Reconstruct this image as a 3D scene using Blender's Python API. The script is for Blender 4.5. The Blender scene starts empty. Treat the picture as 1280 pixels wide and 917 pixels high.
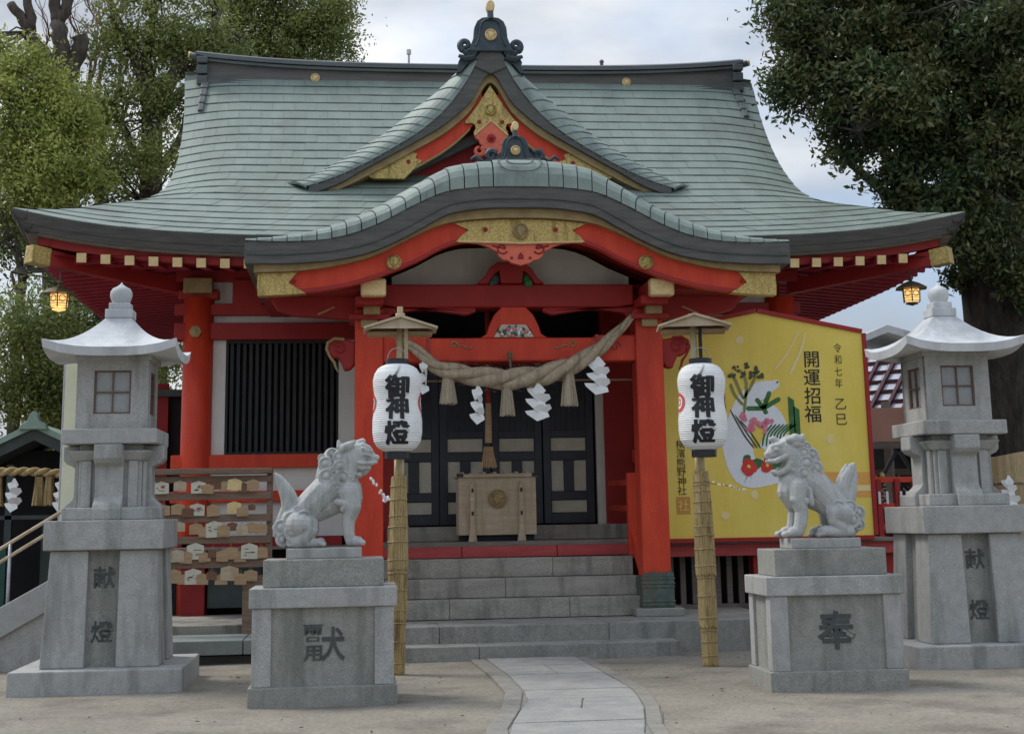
import bpy, bmesh, math, random
import numpy as np
from mathutils import Matrix, Vector, noise
random.seed(7)
R = math.radians
S = bpy.context.scene
COL = S.collection

# ------------------------------------------------------------ camera
F = 1850.0                                   # focal length in pixels of a 1280-wide frame
TH, PS, RO = math.atan(366 / F), R(6.05), 0.0175
fw = Vector((math.sin(PS) * math.cos(TH), math.cos(PS) * math.cos(TH), math.sin(TH)))
r0 = Vector((math.cos(PS), -math.sin(PS), 0)); u0 = r0.cross(fw)
rt = r0 * math.cos(RO) - u0 * math.sin(RO); up = u0 * math.cos(RO) + r0 * math.sin(RO)
cam = bpy.data.cameras.new('camera'); co = bpy.data.objects.new('camera', cam); COL.objects.link(co)
M = Matrix((rt, up, -fw)).transposed().to_4x4(); M.translation = Vector((0, 0, 1.5)); co.matrix_world = M
cam.sensor_width = 36; cam.lens = F / 1280 * 36; cam.shift_x = 0; cam.shift_y = (282 - 458.5) / 1280
cam.clip_start = .1; cam.clip_end = 2000
S.camera = co

# ------------------------------------------------------------ sky and sun
W = bpy.data.worlds.new('World'); S.world = W; W.use_nodes = True
nt = W.node_tree; nt.nodes.clear(); N = nt.nodes.new; L = nt.links.new
SUN_EL, SUN_AZ = R(52), R(-62)               # azimuth measured from +Y (away) towards +X: the sun stands to the left
out = N('ShaderNodeOutputWorld'); bg = N('ShaderNodeBackground'); bg.inputs[1].default_value = .1
sky = N('ShaderNodeTexSky'); sky.sky_type = 'NISHITA'; sky.sun_disc = False
sky.sun_elevation = SUN_EL; sky.sun_rotation = SUN_AZ
tc = N('ShaderNodeTexCoord'); mp = N('ShaderNodeMapping'); mp.inputs['Scale'].default_value = (1, 1, 2.6); mp.inputs['Location'].default_value = (1.75, .4, .35)
n1 = N('ShaderNodeTexNoise'); n1.inputs['Scale'].default_value = 2.3; n1.inputs['Detail'].default_value = 8; n1.inputs['Roughness'].default_value = .52
n2 = N('ShaderNodeTexNoise'); n2.inputs['Scale'].default_value = 4.2; n2.inputs['Detail'].default_value = 5; n2.inputs['Roughness'].default_value = .5
r1 = N('ShaderNodeValToRGB'); r1.color_ramp.elements[0].position = .40; r1.color_ramp.elements[1].position = .58
r2 = N('ShaderNodeValToRGB'); r2.color_ramp.elements[0].position = .38; r2.color_ramp.elements[0].color = (2.7, 2.95, 3.35, 1)
r2.color_ramp.elements[1].position = .64; r2.color_ramp.elements[1].color = (5.6, 5.65, 5.65, 1)
mx = N('ShaderNodeMixRGB'); sb = N('ShaderNodeMixRGB'); sb.inputs[0].default_value = .55; sb.inputs[2].default_value = (2.75, 3.4, 4.5, 1)
L(tc.outputs['Generated'], mp.inputs[0]); L(mp.outputs[0], n1.inputs[0]); L(mp.outputs[0], n2.inputs[0])
L(n1.outputs[0], r1.inputs[0]); L(n2.outputs[0], r2.inputs[0]); L(sky.outputs[0], sb.inputs[1])
L(r1.outputs[0], mx.inputs[0]); L(sb.outputs[0], mx.inputs[1]); L(r2.outputs[0], mx.inputs[2])
sx = N('ShaderNodeSeparateXYZ'); L(tc.outputs['Generated'], sx.inputs[0])   # overcast sky: brighter towards the zenith
gm = N('ShaderNodeMath'); gm.operation = 'MULTIPLY_ADD'; gm.inputs[1].default_value = 1.15; gm.inputs[2].default_value = .90; gm.use_clamp = False
cl_ = N('ShaderNodeMath'); cl_.operation = 'MAXIMUM'; cl_.inputs[1].default_value = 0; L(sx.outputs['Z'], cl_.inputs[0]); L(cl_.outputs[0], gm.inputs[0])
gr = N('ShaderNodeMixRGB'); gr.blend_type = 'MULTIPLY'; gr.inputs[0].default_value = 1; L(mx.outputs[0], gr.inputs[1]); L(gm.outputs[0], gr.inputs[2])
L(gr.outputs[0], bg.inputs[0]); L(bg.outputs[0], out.inputs[0])
sd = bpy.data.lights.new('sun', 'SUN'); sd.energy = 1.5; sd.angle = R(18); sd.color = (1, .96, .9)
so = bpy.data.objects.new('sun', sd); COL.objects.link(so)
d = Vector((math.sin(SUN_AZ) * math.cos(SUN_EL), math.cos(SUN_AZ) * math.cos(SUN_EL), math.sin(SUN_EL)))
so.rotation_euler = d.to_track_quat('Z', 'Y').to_euler()
S.view_settings.view_transform = 'Standard'; S.view_settings.look = 'None'
S.view_settings.exposure = 0.64; S.view_settings.gamma = 1; S.view_settings.use_curve_mapping = False

# ------------------------------------------------------------ materials
MATS = {}
def pm(name, c1, c2=None, scale=3., rough=.75, bump=.15, bscale=60., metal=0., fine=.12, stretch=None, spec=.4, c3=None, s3=.8, island=0.):
    """base colour varying between c1 and c2 by noise in world position, a fine grain and a bump"""
    m = bpy.data.materials.new(name); m.use_nodes = True; t = m.node_tree; n = t.nodes.new; l = t.links.new
    b = t.nodes['Principled BSDF']; b.inputs['Roughness'].default_value = rough; b.inputs['Metallic'].default_value = metal
    b.inputs['Specular IOR Level'].default_value = spec
    g = n('ShaderNodeNewGeometry'); v = g.outputs['Position']
    if stretch:
        q = n('ShaderNodeMapping'); q.inputs['Scale'].default_value = stretch; l(v, q.inputs[0]); v = q.outputs[0]
    a = n('ShaderNodeTexNoise'); a.inputs['Scale'].default_value = scale; a.inputs['Detail'].default_value = 6; a.inputs['Roughness'].default_value = .62; l(v, a.inputs[0])
    rp = n('ShaderNodeValToRGB'); rp.color_ramp.elements[0].position = .33; rp.color_ramp.elements[1].position = .68
    rp.color_ramp.elements[0].color = (*c1, 1); rp.color_ramp.elements[1].color = (*(c2 or c1), 1); l(a.outputs[0], rp.inputs[0]); cur = rp.outputs[0]
    if c3:
        a3 = n('ShaderNodeTexNoise'); a3.inputs['Scale'].default_value = s3; a3.inputs['Detail'].default_value = 5; a3.inputs['Roughness'].default_value = .6; q3 = n('ShaderNodeMapping'); q3.inputs['Scale'].default_value = (1.7, 1.7, .3); l(g.outputs['Position'], q3.inputs[0]); l(q3.outputs[0], a3.inputs[0])
        k3 = n('ShaderNodeValToRGB'); k3.color_ramp.elements[0].position = .5; k3.color_ramp.elements[1].position = .68; l(a3.outputs[0], k3.inputs[0])
        m3 = n('ShaderNodeMixRGB'); m3.inputs[2].default_value = (*c3, 1); l(k3.outputs[0], m3.inputs[0]); l(cur, m3.inputs[1]); cur = m3.outputs[0]
    f = n('ShaderNodeTexNoise'); f.inputs['Scale'].default_value = bscale; f.inputs['Detail'].default_value = 3; l(v, f.inputs[0])
    if fine:
        h = n('ShaderNodeMath'); h.operation = 'MULTIPLY_ADD'; h.inputs[1].default_value = fine * 4; h.inputs[2].default_value = 1 - fine * 2; l(f.outputs[0], h.inputs[0])
        mm = n('ShaderNodeMixRGB'); mm.blend_type = 'MULTIPLY'; mm.inputs[0].default_value = 1; l(cur, mm.inputs[1]); l(h.outputs[0], mm.inputs[2]); cur = mm.outputs[0]
    if island:
        h = n('ShaderNodeMath'); h.operation = 'MULTIPLY_ADD'; h.inputs[1].default_value = island * 2; h.inputs[2].default_value = 1 - island; l(g.outputs['Random Per Island'], h.inputs[0])
        mm = n('ShaderNodeMixRGB'); mm.blend_type = 'MULTIPLY'; mm.inputs[0].default_value = 1; l(cur, mm.inputs[1]); l(h.outputs[0], mm.inputs[2]); cur = mm.outputs[0]
    l(cur, b.inputs['Base Color'])
    if bump:
        bp = n('ShaderNodeBump'); bp.inputs['Strength'].default_value = bump; bp.inputs['Distance'].default_value = .01; l(f.outputs[0], bp.inputs['Height']); l(bp.outputs[0], b.inputs['Normal'])
    MATS[name] = m; return m

pm('granite', (.32, .318, .30), (.39, .385, .362), 10, .8, .3, 130, fine=.32, c3=(.21, .215, .195), s3=2.4)
pm('granite_dark', (.24, .237, .21), (.305, .30, .268), 12, .85, .35, 120, fine=.38, c3=(.165, .17, .145), s3=2.2)
pm('granite_pale', (.50, .51, .51), (.60, .61, .61), 6, .75, .2, 150, fine=.14, c3=(.36, .375, .38), s3=1.2)
pm('granite_statue', (.37, .375, .36), (.45, .452, .43), 14, .75, .2, 110, fine=.16, c3=(.25, .265, .25), s3=6)
pm('step_stone', (.27, .255, .215), (.37, .35, .30), 4, .88, .35, 110, fine=.4, stretch=(.5, 1, 2), c3=(.15, .145, .12), s3=2.2)
pm('landing_stone', (.17, .19, .175), (.24, .26, .24), 3, .85, .3, 90, fine=.18, c3=(.17, .185, .17), s3=1.2)
pm('carved_paint', (.055, .062, .058), (.085, .095, .088), 20, .9, .1)
pm('sand', (.20, .178, .138), (.265, .238, .19), 1.1, .95, 1., 32, fine=.25, c3=(.15, .13, .10), s3=.7)
pm('pebble', (.16, .14, .12), (.4, .36, .31), 9, .9, .2, island=.4)
pm('slab', (.25, .245, .225), (.33, .322, .295), 4, .85, .4, 70, fine=.2, c3=(.24, .245, .235), s3=2.5, island=.06)
pm('kerb', (.20, .188, .158), (.26, .245, .208), 5, .9, .3, 60, fine=.18, c3=(.18, .17, .15), s3=2)
pm('copper', (.175, .22, .185), (.225, .27, .23), 1.6, .62, .15, 50, fine=.1, c3=(.16, .185, .155), s3=.6, stretch=(2.2, .8, .5), island=.014, metal=.1)
pm('copper_tile', (.18, .225, .195), (.25, .295, .255), 4, .58, .15, 50, fine=.08, c3=(.15, .175, .165), s3=2.2, island=.03, metal=.1)
pm('copper_joint', (.06, .072, .065), (.10, .115, .10), 6, .8, .1)
pm('ridge_bronze', (.075, .085, .085), (.12, .13, .125), 4, .6, .1, 40, stretch=(.4, 1, 3), metal=.15)
pm('ridge_brown', (.085, .08, .075), (.13, .12, .11), 4, .7, .1, 40, stretch=(.4, 1, 3))
pm('eave_dark', (.075, .075, .07), (.125, .12, .11), 5, .75, .15, 80, stretch=(.5, 1, 4), metal=.1)
pm('ornament_dark', (.035, .05, .06), (.07, .09, .1), 9, .55, .15, 60, metal=.2)
pm('gold', (.38, .27, .085), (.62, .46, .17), 30, .42, 1., 55, metal=.55, fine=.35, c3=(.30, .21, .07), s3=9)
pm('gold_dull', (.27, .19, .085), (.38, .28, .13), 8, .6, .2, 60, metal=.2)
pm('gold_paint', (.62, .45, .2), (.74, .57, .3), 12, .5, .1, 60, metal=.2)
pm('vermilion', (.56, .040, .014), (.66, .062, .02), 3.5, .58, .12, 45, fine=.12, c3=(.45, .032, .014), s3=1.3, stretch=(2, 2, .6))
pm('red_shade', (.28, .014, .013), (.36, .02, .016), 3, .6, .08, 40, fine=.05)  # darker vermilion: shade put into the colour of eave and porch parts
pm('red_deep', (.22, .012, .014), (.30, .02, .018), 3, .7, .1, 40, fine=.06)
pm('red_beam', (.36, .05, .05), (.46, .08, .075), 5, .75, .15, 60, fine=.12, stretch=(.4, 1, 3))
pm('rafter_red', (.30, .02, .045), (.38, .03, .055), 5, .7, .1, 60)
pm('salmon', (.62, .12, .07), (.70, .16, .09), 6, .6, .1)
pm('plaster', (.62, .60, .55), (.72, .70, .64), 2.2, .9, .1, 50, fine=.05, c3=(.54, .51, .46), s3=1.4)
pm('patina_foot', (.06, .10, .085), (.13, .17, .14), 12, .6, .3, 60, metal=.3, c3=(.16, .12, .08), s3=7)
pm('wood_dark', (.012, .014, .015), (.028, .028, .03), 6, .6, .15, 60, stretch=(4, 4, .6))
pm('door_blue', (.012, .016, .028), (.024, .03, .045), 6, .35, .08, 60)
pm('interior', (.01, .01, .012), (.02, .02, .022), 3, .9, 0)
pm('cream_panel', (.50, .475, .375), (.60, .57, .46), 5, .7, .1)
pm('wood_pale', (.41, .32, .215), (.53, .43, .30), 5, .7, .2, 50, stretch=(.6, 1, 5), fine=.1, c3=(.40, .29, .18), s3=5)
pm('wood_grey', (.15, .125, .105), (.23, .195, .165), 8, .85, .4, 60, stretch=(.5, 1, 6), fine=.2)
pm('rack_wood', (.16, .105, .075), (.25, .17, .12), 8, .85, .4, 60, stretch=(.5, 1, 6), fine=.2)
pm('wood_tan', (.33, .21, .11), (.44, .30, .17), 9, .75, .2, 60, stretch=(.7, 1, 5))
pm('wood_brown', (.13, .065, .035), (.2, .1, .06), 9, .8, .2, 60)
pm('bamboo', (.42, .34, .19), (.56, .47, .29), 12, .5, .15, 60, stretch=(4, 4, .5))
pm('straw', (.34, .24, .10), (.56, .43, .21), 30, .9, .6, 120, stretch=(5, 5, .25), fine=.3, c3=(.20, .13, .055), s3=6)
pm('rope', (.34, .27, .18), (.50, .41, .29), 22, .95, .6, 160, fine=.3, c3=(.24, .195, .14), s3=6)
pm('tassel', (.34, .28, .19), (.50, .43, .31), 40, .95, .5, 160, stretch=(4, 4, .3), fine=.25)
pm('twine', (.28, .2, .1), (.4, .3, .16), 30, .9)
pm('paper_white', (.76, .76, .74), (.84, .84, .82), 5, .85, .05, 40, fine=.03)
pm('lantern_red', (.66, .07, .06), (.75, .1, .08), 8, .8, .05)
pm('ink', (.012, .012, .014), (.02, .02, .022), 8, .6, 0)
pm('black_lacquer', (.015, .015, .018), (.025, .025, .03), 8, .35, .05)
pm('shoji_frame', (.13, .075, .055), (.18, .11, .08), 12, .7, .1)
pm('shoji_pane', (.26, .27, .27), (.33, .34, .335), 4, .35, .03)
pm('board_yellow', (.78, .585, .10), (.86, .67, .155), 1.6, .6, .03, 30, fine=.03, c3=(.76, .57, .09), s3=1.1)
pm('board_orange', (.74, .34, .07), (.8, .4, .1), 3, .6, .03)
pm('board_gold_band', (.80, .62, .28), (.84, .68, .34), 3, .6, .03)
pm('paint_white', (.74, .76, .78), (.8, .82, .84), 4, .7, .03)
pm('paint_green', (.03, .12, .035), (.07, .2, .06), 9, .7, .05)
pm('paint_olive', (.2, .22, .06), (.3, .3, .1), 9, .7, .05)
pm('paint_red', (.6, .03, .03), (.7, .07, .05), 9, .7, .05)
pm('paint_pink', (.62, .12, .2), (.75, .3, .36), 14, .7, .05)
pm('stamp', (.5, .24, .06), (.6, .32, .1), 20, .7, .05)
pm('ink_green', (.06, .07, .03), (.09, .1, .05), 9, .7, 0)
pm('metal_grey', (.3, .3, .31), (.4, .4, .41), 9, .4, .1, metal=.7)
pm('lamp_metal', (.10, .085, .05), (.18, .15, .09), 15, .5, .2, 60, metal=.5)
pm('green_copper_bright', (.22, .32, .26), (.30, .41, .33), 4, .7, .1)
pm('slate_green', (.05, .065, .06), (.075, .09, .085), 4, .7, .1)
pm('teal_frame', (.01, .06, .045), (.02, .09, .07), 5, .6, .05)
pm('bark', (.020, .018, .014), (.06, .052, .04), 7, .95, 1., 24, stretch=(1.6, 1.6, .45), fine=.3)
pm('bark_mid', (.045, .036, .028), (.10, .078, .062), 7, .95, .8, 24, stretch=(1.6, 1.6, .45), fine=.25)
pm('mat_straw', (.40, .29, .15), (.56, .44, .26), 20, .9, .5, 90, stretch=(4, 4, .3), fine=.2)
pm('building_white', (.86, .87, .87), (.9, .9, .9), .6, .8, .03, 20, fine=.02)
pm('building_blue', (.42, .55, .72), (.5, .62, .78), 1, .5, .02)
pm('pink_wall', (.50, .26, .19), (.56, .31, .23), 1, .85, .08)
pm('sheet_white', (.42, .43, .48), (.5, .51, .56), 2, .4, .03)
pm('shrub', (.05, .07, .03), (.10, .13, .06), 4, .9, .3)
pm('blossom_white', (.75, .62, .62), (.85, .8, .8), 30, .8, 0)
pm('banner_pale', (.62, .62, .42), (.7, .7, .52), 3, .8, .05)
pm('orange_red', (.7, .1, .05), (.75, .14, .07), 4, .7, .05)
def glow(name, col, e):
    m = bpy.data.materials.new(name); m.use_nodes = True; t = m.node_tree; b = t.nodes['Principled BSDF']
    b.inputs['Base Color'].default_value = (*col, 1); b.inputs['Emission Color'].default_value = (*col, 1); b.inputs['Emission Strength'].default_value = e
    MATS[name] = m
glow('lamp_glow', (1., .58, .2), .7)
pm('lattice_dark', (.045, .01, .016), (.07, .016, .024), 6, .7, .1)
def leafmat(name, cols, sc=.9):
    m = bpy.data.materials.new(name); m.use_nodes = True; t = m.node_tree; n = t.nodes.new; l = t.links.new
    b = t.nodes['Principled BSDF']; b.inputs['Roughness'].default_value = .5; b.inputs['Specular IOR Level'].default_value = .35
    g = n('ShaderNodeNewGeometry'); a = n('ShaderNodeTexNoise'); a.inputs['Scale'].default_value = sc; a.inputs['Detail'].default_value = 4; l(g.outputs['Position'], a.inputs[0])
    ad = n('ShaderNodeMath'); ad.operation = 'MULTIPLY_ADD'; ad.inputs[1].default_value = .55; l(g.outputs['Random Per Island'], ad.inputs[0])
    s2 = n('ShaderNodeMath'); s2.operation = 'MULTIPLY_ADD'; s2.inputs[1].default_value = 1.5; s2.inputs[2].default_value = -.53; l(a.outputs[0], s2.inputs[0]); l(s2.outputs[0], ad.inputs[2])
    rp = n('ShaderNodeValToRGB'); e = rp.color_ramp.elements; e[0].color = (*cols[0], 1); e[0].position = .0; e[1].color = (*cols[-1], 1); e[1].position = 1.
    for i, c in enumerate(cols[1:-1]): x = e.new((i + 1) / (len(cols) - 1)); x.color = (*c, 1)
    l(ad.outputs[0], rp.inputs[0]); l(rp.outputs[0], b.inputs['Base Color'])
    tr = n('ShaderNodeBsdfTranslucent'); l(rp.outputs[0], tr.inputs[0]); ms = n('ShaderNodeMixShader'); ms.inputs[0].default_value = .28
    l(b.outputs[0], ms.inputs[1]); l(tr.outputs[0], ms.inputs[2]); l(ms.outputs[0], t.nodes['Material Output'].inputs[0])
    MATS[name] = m
leafmat('leaf_light', [(.10, .125, .025), (.22, .26, .055), (.36, .385, .09), (.46, .46, .14)])
leafmat('leaf_mid', [(.07, .10, .028), (.15, .19, .05), (.25, .285, .08), (.34, .36, .12)])
leafmat('leaf_dark', [(.025, .042, .018), (.055, .08, .03), (.095, .125, .045), (.14, .16, .06)])
leafmat('leaf_evergreen', [(.018, .034, .016), (.04, .068, .026), (.075, .108, .038), (.12, .13, .045), (.17, .13, .055)], 1.1)

# ------------------------------------------------------------ mesh helpers
WO = {}                                      # world origin that a parent's children are measured from
class MB:
    def __init__(s): s.v = []; s.f = []
    def add(s, vs, fs):
        k = len(s.v); s.v += [tuple(p) for p in vs]; s.f += [tuple(i + k for i in f) for f in fs]; return s
    def frus(s, a, b):                       # a,b = (x0,x1,y0,y1,z)
        v = [(a[0], a[2], a[4]), (a[1], a[2], a[4]), (a[1], a[3], a[4]), (a[0], a[3], a[4]), (b[0], b[2], b[4]), (b[1], b[2], b[4]), (b[1], b[3], b[4]), (b[0], b[3], b[4])]
        return s.add(v, [(3, 2, 1, 0), (4, 5, 6, 7), (0, 1, 5, 4), (1, 2, 6, 5), (2, 3, 7, 6), (3, 0, 4, 7)])
    def box(s, x0, x1, y0, y1, z0, z1): return s.frus((x0, x1, y0, y1, z0), (x0, x1, y0, y1, z1))
    def obox(s, c, size, mat):               # oriented box
        hx, hy, hz = [q / 2 for q in size]
        vs = [mat @ Vector((x, y, z)) + Vector(c) for z in (-hz, hz) for x, y in ((-hx, -hy), (hx, -hy), (hx, hy), (-hx, hy))]
        return s.add(vs, [(3, 2, 1, 0), (4, 5, 6, 7), (0, 1, 5, 4), (1, 2, 6, 5), (2, 3, 7, 6), (3, 0, 4, 7)])
    def bar(s, a, b, w, h):                  # square bar between two points
        a = Vector(a); b = Vector(b); dd = (b - a); q = dd.to_track_quat('X', 'Z').to_matrix()
        return s.obox((a + b) / 2, (dd.length, w, h), q)
    def prism(s, poly, ax, a, b):
        n = len(poly)
        P = {'y': lambda p, t: (p[0], t, p[1]), 'x': lambda p, t: (t, p[0], p[1]), 'z': lambda p, t: (p[0], p[1], t)}[ax]
        vs = [P(p, a) for p in poly] + [P(p, b) for p in poly]
        return s.add(vs, [tuple(range(n)), tuple(range(2 * n - 1, n - 1, -1))] + [(i, i + n, (i + 1) % n + n, (i + 1) % n) for i in range(n)])
    def grid(s, rows, closed=False, flip=False):
        m = len(rows[0]); vs = [p for r_ in rows for p in r_]; fs = []
        for i in range(len(rows) - 1):
            for j in range(m if closed else m - 1):
                q = (i * m + j, i * m + (j + 1) % m, (i + 1) * m + (j + 1) % m, (i + 1) * m + j); fs.append(q[::-1] if flip else q)
        return s.add(vs, fs)
    def tube(s, pts, rad, n=8, cap=True):
        pts = [Vector(p) for p in pts]; k = len(pts)
        if not hasattr(rad, '__len__'): rad = [rad] * k
        ref = Vector((0, 0, 1)); t0_ = (pts[1] - pts[0]).normalized()
        if abs(t0_.z) > .9: ref = Vector((0, 1, 0))
        u = t0_.cross(ref).normalized(); rows = []
        for i, p in enumerate(pts):
            t_ = (pts[min(i + 1, k - 1)] - pts[max(i - 1, 0)]).normalized(); u = (u - t_ * u.dot(t_)).normalized(); w = t_.cross(u)
            rows.append([tuple(p + (u * math.cos(2 * math.pi * j / n) + w * math.sin(2 * math.pi * j / n)) * rad[i]) for j in range(n)])
        b = len(s.v); s.grid(rows, True)
        if cap: s.f += [tuple(b + j for j in range(n))[::-1], tuple(b + (k - 1) * n + j for j in range(n))]
        return s
    def lathe(s, prof, c=(0, 0, 0), n=16, wob=0, axis='z', ph=0.):
        rows = []
        for r_, z in prof:
            rr = []
            for j in range(n):
                a = 2 * math.pi * (j + ph) / n; q = r_ * (1 + (random.uniform(-wob, wob) if wob else 0)); x, y = q * math.cos(a), q * math.sin(a)
                rr.append((c[0] + x, c[1] + y, c[2] + z) if axis == 'z' else (c[0] + x, c[1] + z, c[2] + y) if axis == 'y' else (c[0] + z, c[1] + x, c[2] + y))
            rows.append(rr)
        b = len(s.v); s.grid(rows, True, axis == 'y'); k = len(rows)
        s.f += [tuple(b + j for j in range(n))[::(1 if axis == 'y' else -1)], tuple(b + (k - 1) * n + j for j in range(n))[::(-1 if axis == 'y' else 1)]]
        return s
    def ball(s, c, r_, n=10, sq=(1, 1, 1)):
        return s.lathe([(max(.0001, math.sin(math.pi * i / 6)) * r_ * sq[0], -math.cos(math.pi * i / 6) * r_ * sq[2]) for i in range(7)], c, n)
    def shift(s, dx, dy, dz): s.v = [(x + dx, y + dy, z + dz) for x, y, z in s.v]; return s
    def mesh(s, name, mat, org=(0, 0, 0), smooth=False):
        me = bpy.data.meshes.new(name); me.from_pydata([(x - org[0], y - org[1], z - org[2]) for x, y, z in s.v], [], s.f)
        for m_ in (mat if isinstance(mat, (list, tuple)) else [mat]): me.materials.append(MATS[m_])
        if smooth: me.shade_smooth()
        return me
    def build(s, name, mat, parent=None, smooth=False, bev=0, at=None, label=None, kind=None):
        org = WO[parent.name] if parent else (0, 0, 0)
        me = s.mesh(name, mat, at or org, smooth); o = bpy.data.objects.new(name, me); COL.objects.link(o)
        if parent: o.parent = parent
        if at: o.location = Vector(at) - Vector(org)
        WO[o.name] = at or org
        if bev:
            md = o.modifiers.new('Bevel', 'BEVEL'); md.width = bev; md.segments = 2; md.limit_method = 'ANGLE'; md.angle_limit = R(40)
        if label: o['label'] = label
        if kind: o['kind'] = kind
        return o
def piece(me, name, parent, loc, rot=None, sc=None):    # one more object on a shared mesh
    o = bpy.data.objects.new(name, me); COL.objects.link(o); o.parent = parent; o.location = Vector(loc) - Vector(WO[parent.name])
    if rot: o.rotation_euler = rot
    if sc: o.scale = sc
    WO[o.name] = WO[parent.name]; return o
def tag(o, label, cat, group=None):
    o['label'] = label; o['category'] = cat
    if group: o['group'] = group
    return o
def thing(name, label, cat, loc, rz=0., group=None, local=False):
    o = bpy.data.objects.new(name, None); COL.objects.link(o); o.location = loc; o.rotation_euler = (0, 0, rz); o.empty_display_size = .2
    WO[o.name] = (0, 0, 0) if local else tuple(loc); return tag(o, label, cat, group)
def copy_tree(o, parent=None):
    c = o.copy(); COL.objects.link(c); WO[c.name] = WO[o.name]
    if parent: c.parent = parent
    for ch in list(o.children): copy_tree(ch, c)
    return c
def glyphs(text, size, depth, fat=.02, subdiv=0):
    """the outline of a piece of writing as mesh data, centred, in the x-z plane facing -y"""
    c = bpy.data.curves.new('writing', 'FONT'); c.body = text; c.size = size; c.extrude = depth; c.offset = fat * size; c.align_x = 'CENTER'; c.align_y = 'CENTER'; c.resolution_u = 3
    o = bpy.data.objects.new('writing', c); COL.objects.link(o); bpy.context.view_layer.update()
    m = bpy.data.meshes.new_from_object(o.evaluated_get(bpy.context.evaluated_depsgraph_get())); bpy.data.objects.remove(o)
    vs = np.empty(len(m.vertices) * 3); m.vertices.foreach_get('co', vs); vs = vs.reshape(-1, 3)
    cx, cy = (vs[:, 0].min() + vs[:, 0].max()) / 2, (vs[:, 1].min() + vs[:, 1].max()) / 2
    b = MB(); b.v = [(x - cx, -z, y - cy) for x, y, z in vs]; b.f = [tuple(p.vertices) for p in m.polygons]
    if subdiv:
        bm = bmesh.new(); me = bpy.data.meshes.new('w'); me.from_pydata(b.v, [], b.f); bm.from_mesh(me)
        for k in range(-6, 7):
            bmesh.ops.bisect_plane(bm, geom=bm.verts[:] + bm.edges[:] + bm.faces[:], plane_co=(0, 0, k * size / 10), plane_no=(0, 0, 1))
        for k in range(-subdiv, subdiv + 1):
            bmesh.ops.bisect_plane(bm, geom=bm.verts[:] + bm.edges[:] + bm.faces[:], plane_co=(k * size / subdiv * .5, 0, 0), plane_no=(1, 0, 0))
        b.v = [tuple(v.co) for v in bm.verts]; bm.verts.index_update(); b.f = [tuple(v.index for v in f.verts) for f in bm.faces]; bm.free()
    return b
def cat(tab):                                # smooth interpolation through a table of (s, z)
    tab = sorted(tab); xs = np.array([t[0] for t in tab]); ys = np.array([t[1] for t in tab])
    g = np.gradient(ys, xs); g[0] = 0 if xs[0] < .1 else g[0]
    def fn(x):
        x = min(max(abs(x), xs[0]), xs[-1]); i = min(max(int(np.searchsorted(xs, x)) - 1, 0), len(xs) - 2)
        h = xs[i + 1] - xs[i]; t = (x - xs[i]) / h
        return float((2 * t**3 - 3 * t**2 + 1) * ys[i] + (t**3 - 2 * t**2 + t) * h * g[i] + (-2 * t**3 + 3 * t**2) * ys[i + 1] + (t**3 - t**2) * h * g[i + 1])
    return fn
def sstep(a, b, x): t = min(max((x - a) / (b - a), 0), 1); return t * t * (3 - 2 * t)
# ============================================================ the setting
def struct(o): o['kind'] = 'structure'; return o
rows = []
xs = [-300, -120, -60, -30] + [-16 + .5 * i for i in range(65)] + [30, 60, 120, 300]
ys = [-60, -20, 0] + [4 + .4 * i for i in range(50)] + [30, 45, 70, 120, 250, 500]
for y in ys: rows.append([(x, y, -.004 + (.018 * noise.noise((x * .6, y * .6, 3)) + .006 * noise.noise((x * 3, y * 3, 1)) if 3 < y < 24 and abs(x) < 17 else 0) - .012) for x in xs])
struct(MB().grid(rows).build('ground', 'sand', smooth=True))
b = MB()
for i in range(500):
    y = 8.6 + 11 * random.random() ** 1.4; x = random.uniform(-5, 8); s = random.uniform(.004, .011) * (1.9 if random.random() < .03 else 1)
    if 16.6 < y < 20: continue
    b.ball((x, y, s * .2 - .006), s, 5, (1, 1, .6))
tag(b.build('gravel', 'pebble', kind='stuff'), 'small loose pebbles scattered on the sandy forecourt', 'gravel')

b = MB(); rnd = random.Random(12)
for i in range(45):
    y = 8.8 + 8 * rnd.random(); x = rnd.uniform(-4, 7.5); a = rnd.random() * 6.28; s = rnd.uniform(.012, .03); c, q = math.cos(a) * s, math.sin(a) * s
    if y > 16.6: continue
    b.add([(x - c, y - q, .004), (x + q * .45, y - c * .45, .012), (x + c, y + q, .006), (x - q * .45, y + c * .45, .014)], [(0, 1, 2), (0, 2, 3)])
tag(b.build('fallen_leaves', 'wood_brown', kind='stuff'), 'scattered dry brown leaves lying on the sandy forecourt', 'leaves')
# stone path
pl = [(1.0, 2), (1.02, 10.0), (1.06, 10.96), (1.25, 12.0), (1.465, 13.07), (1.475, 14.9), (1.40, 16.66)]
pr = [(2.0, 2), (1.99, 10.0), (2.02, 10.75), (2.26, 11.96), (2.43, 13.3), (2.41, 15.0), (2.38, 16.66)]
def ev(tb, y):
    for (x0, y0), (x1, y1) in zip(tb, tb[1:]):
        if y <= y1: return x0 + (x1 - x0) * (y - y0) / (y1 - y0)
    return tb[-1][0]
pb = MB().prism([(ev(pl, y) - .17, y) for y in (2, 10, 11, 12, 13.1, 15, 16.68)] + [(ev(pr, y) + .13, y) for y in (16.68, 15, 13.1, 12, 11, 10, 2)], 'z', -.06, -.004)
path = struct(pb.build('path', 'kerb'))
cuts = [2, 3.1, 4.3, 5.4, 6.6, 7.7, 8.6, 9.4, 10.1, 10.75, 11.45, 12.19, 12.9, 13.57, 14.28, 14.94, 15.8, 16.66]
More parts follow.
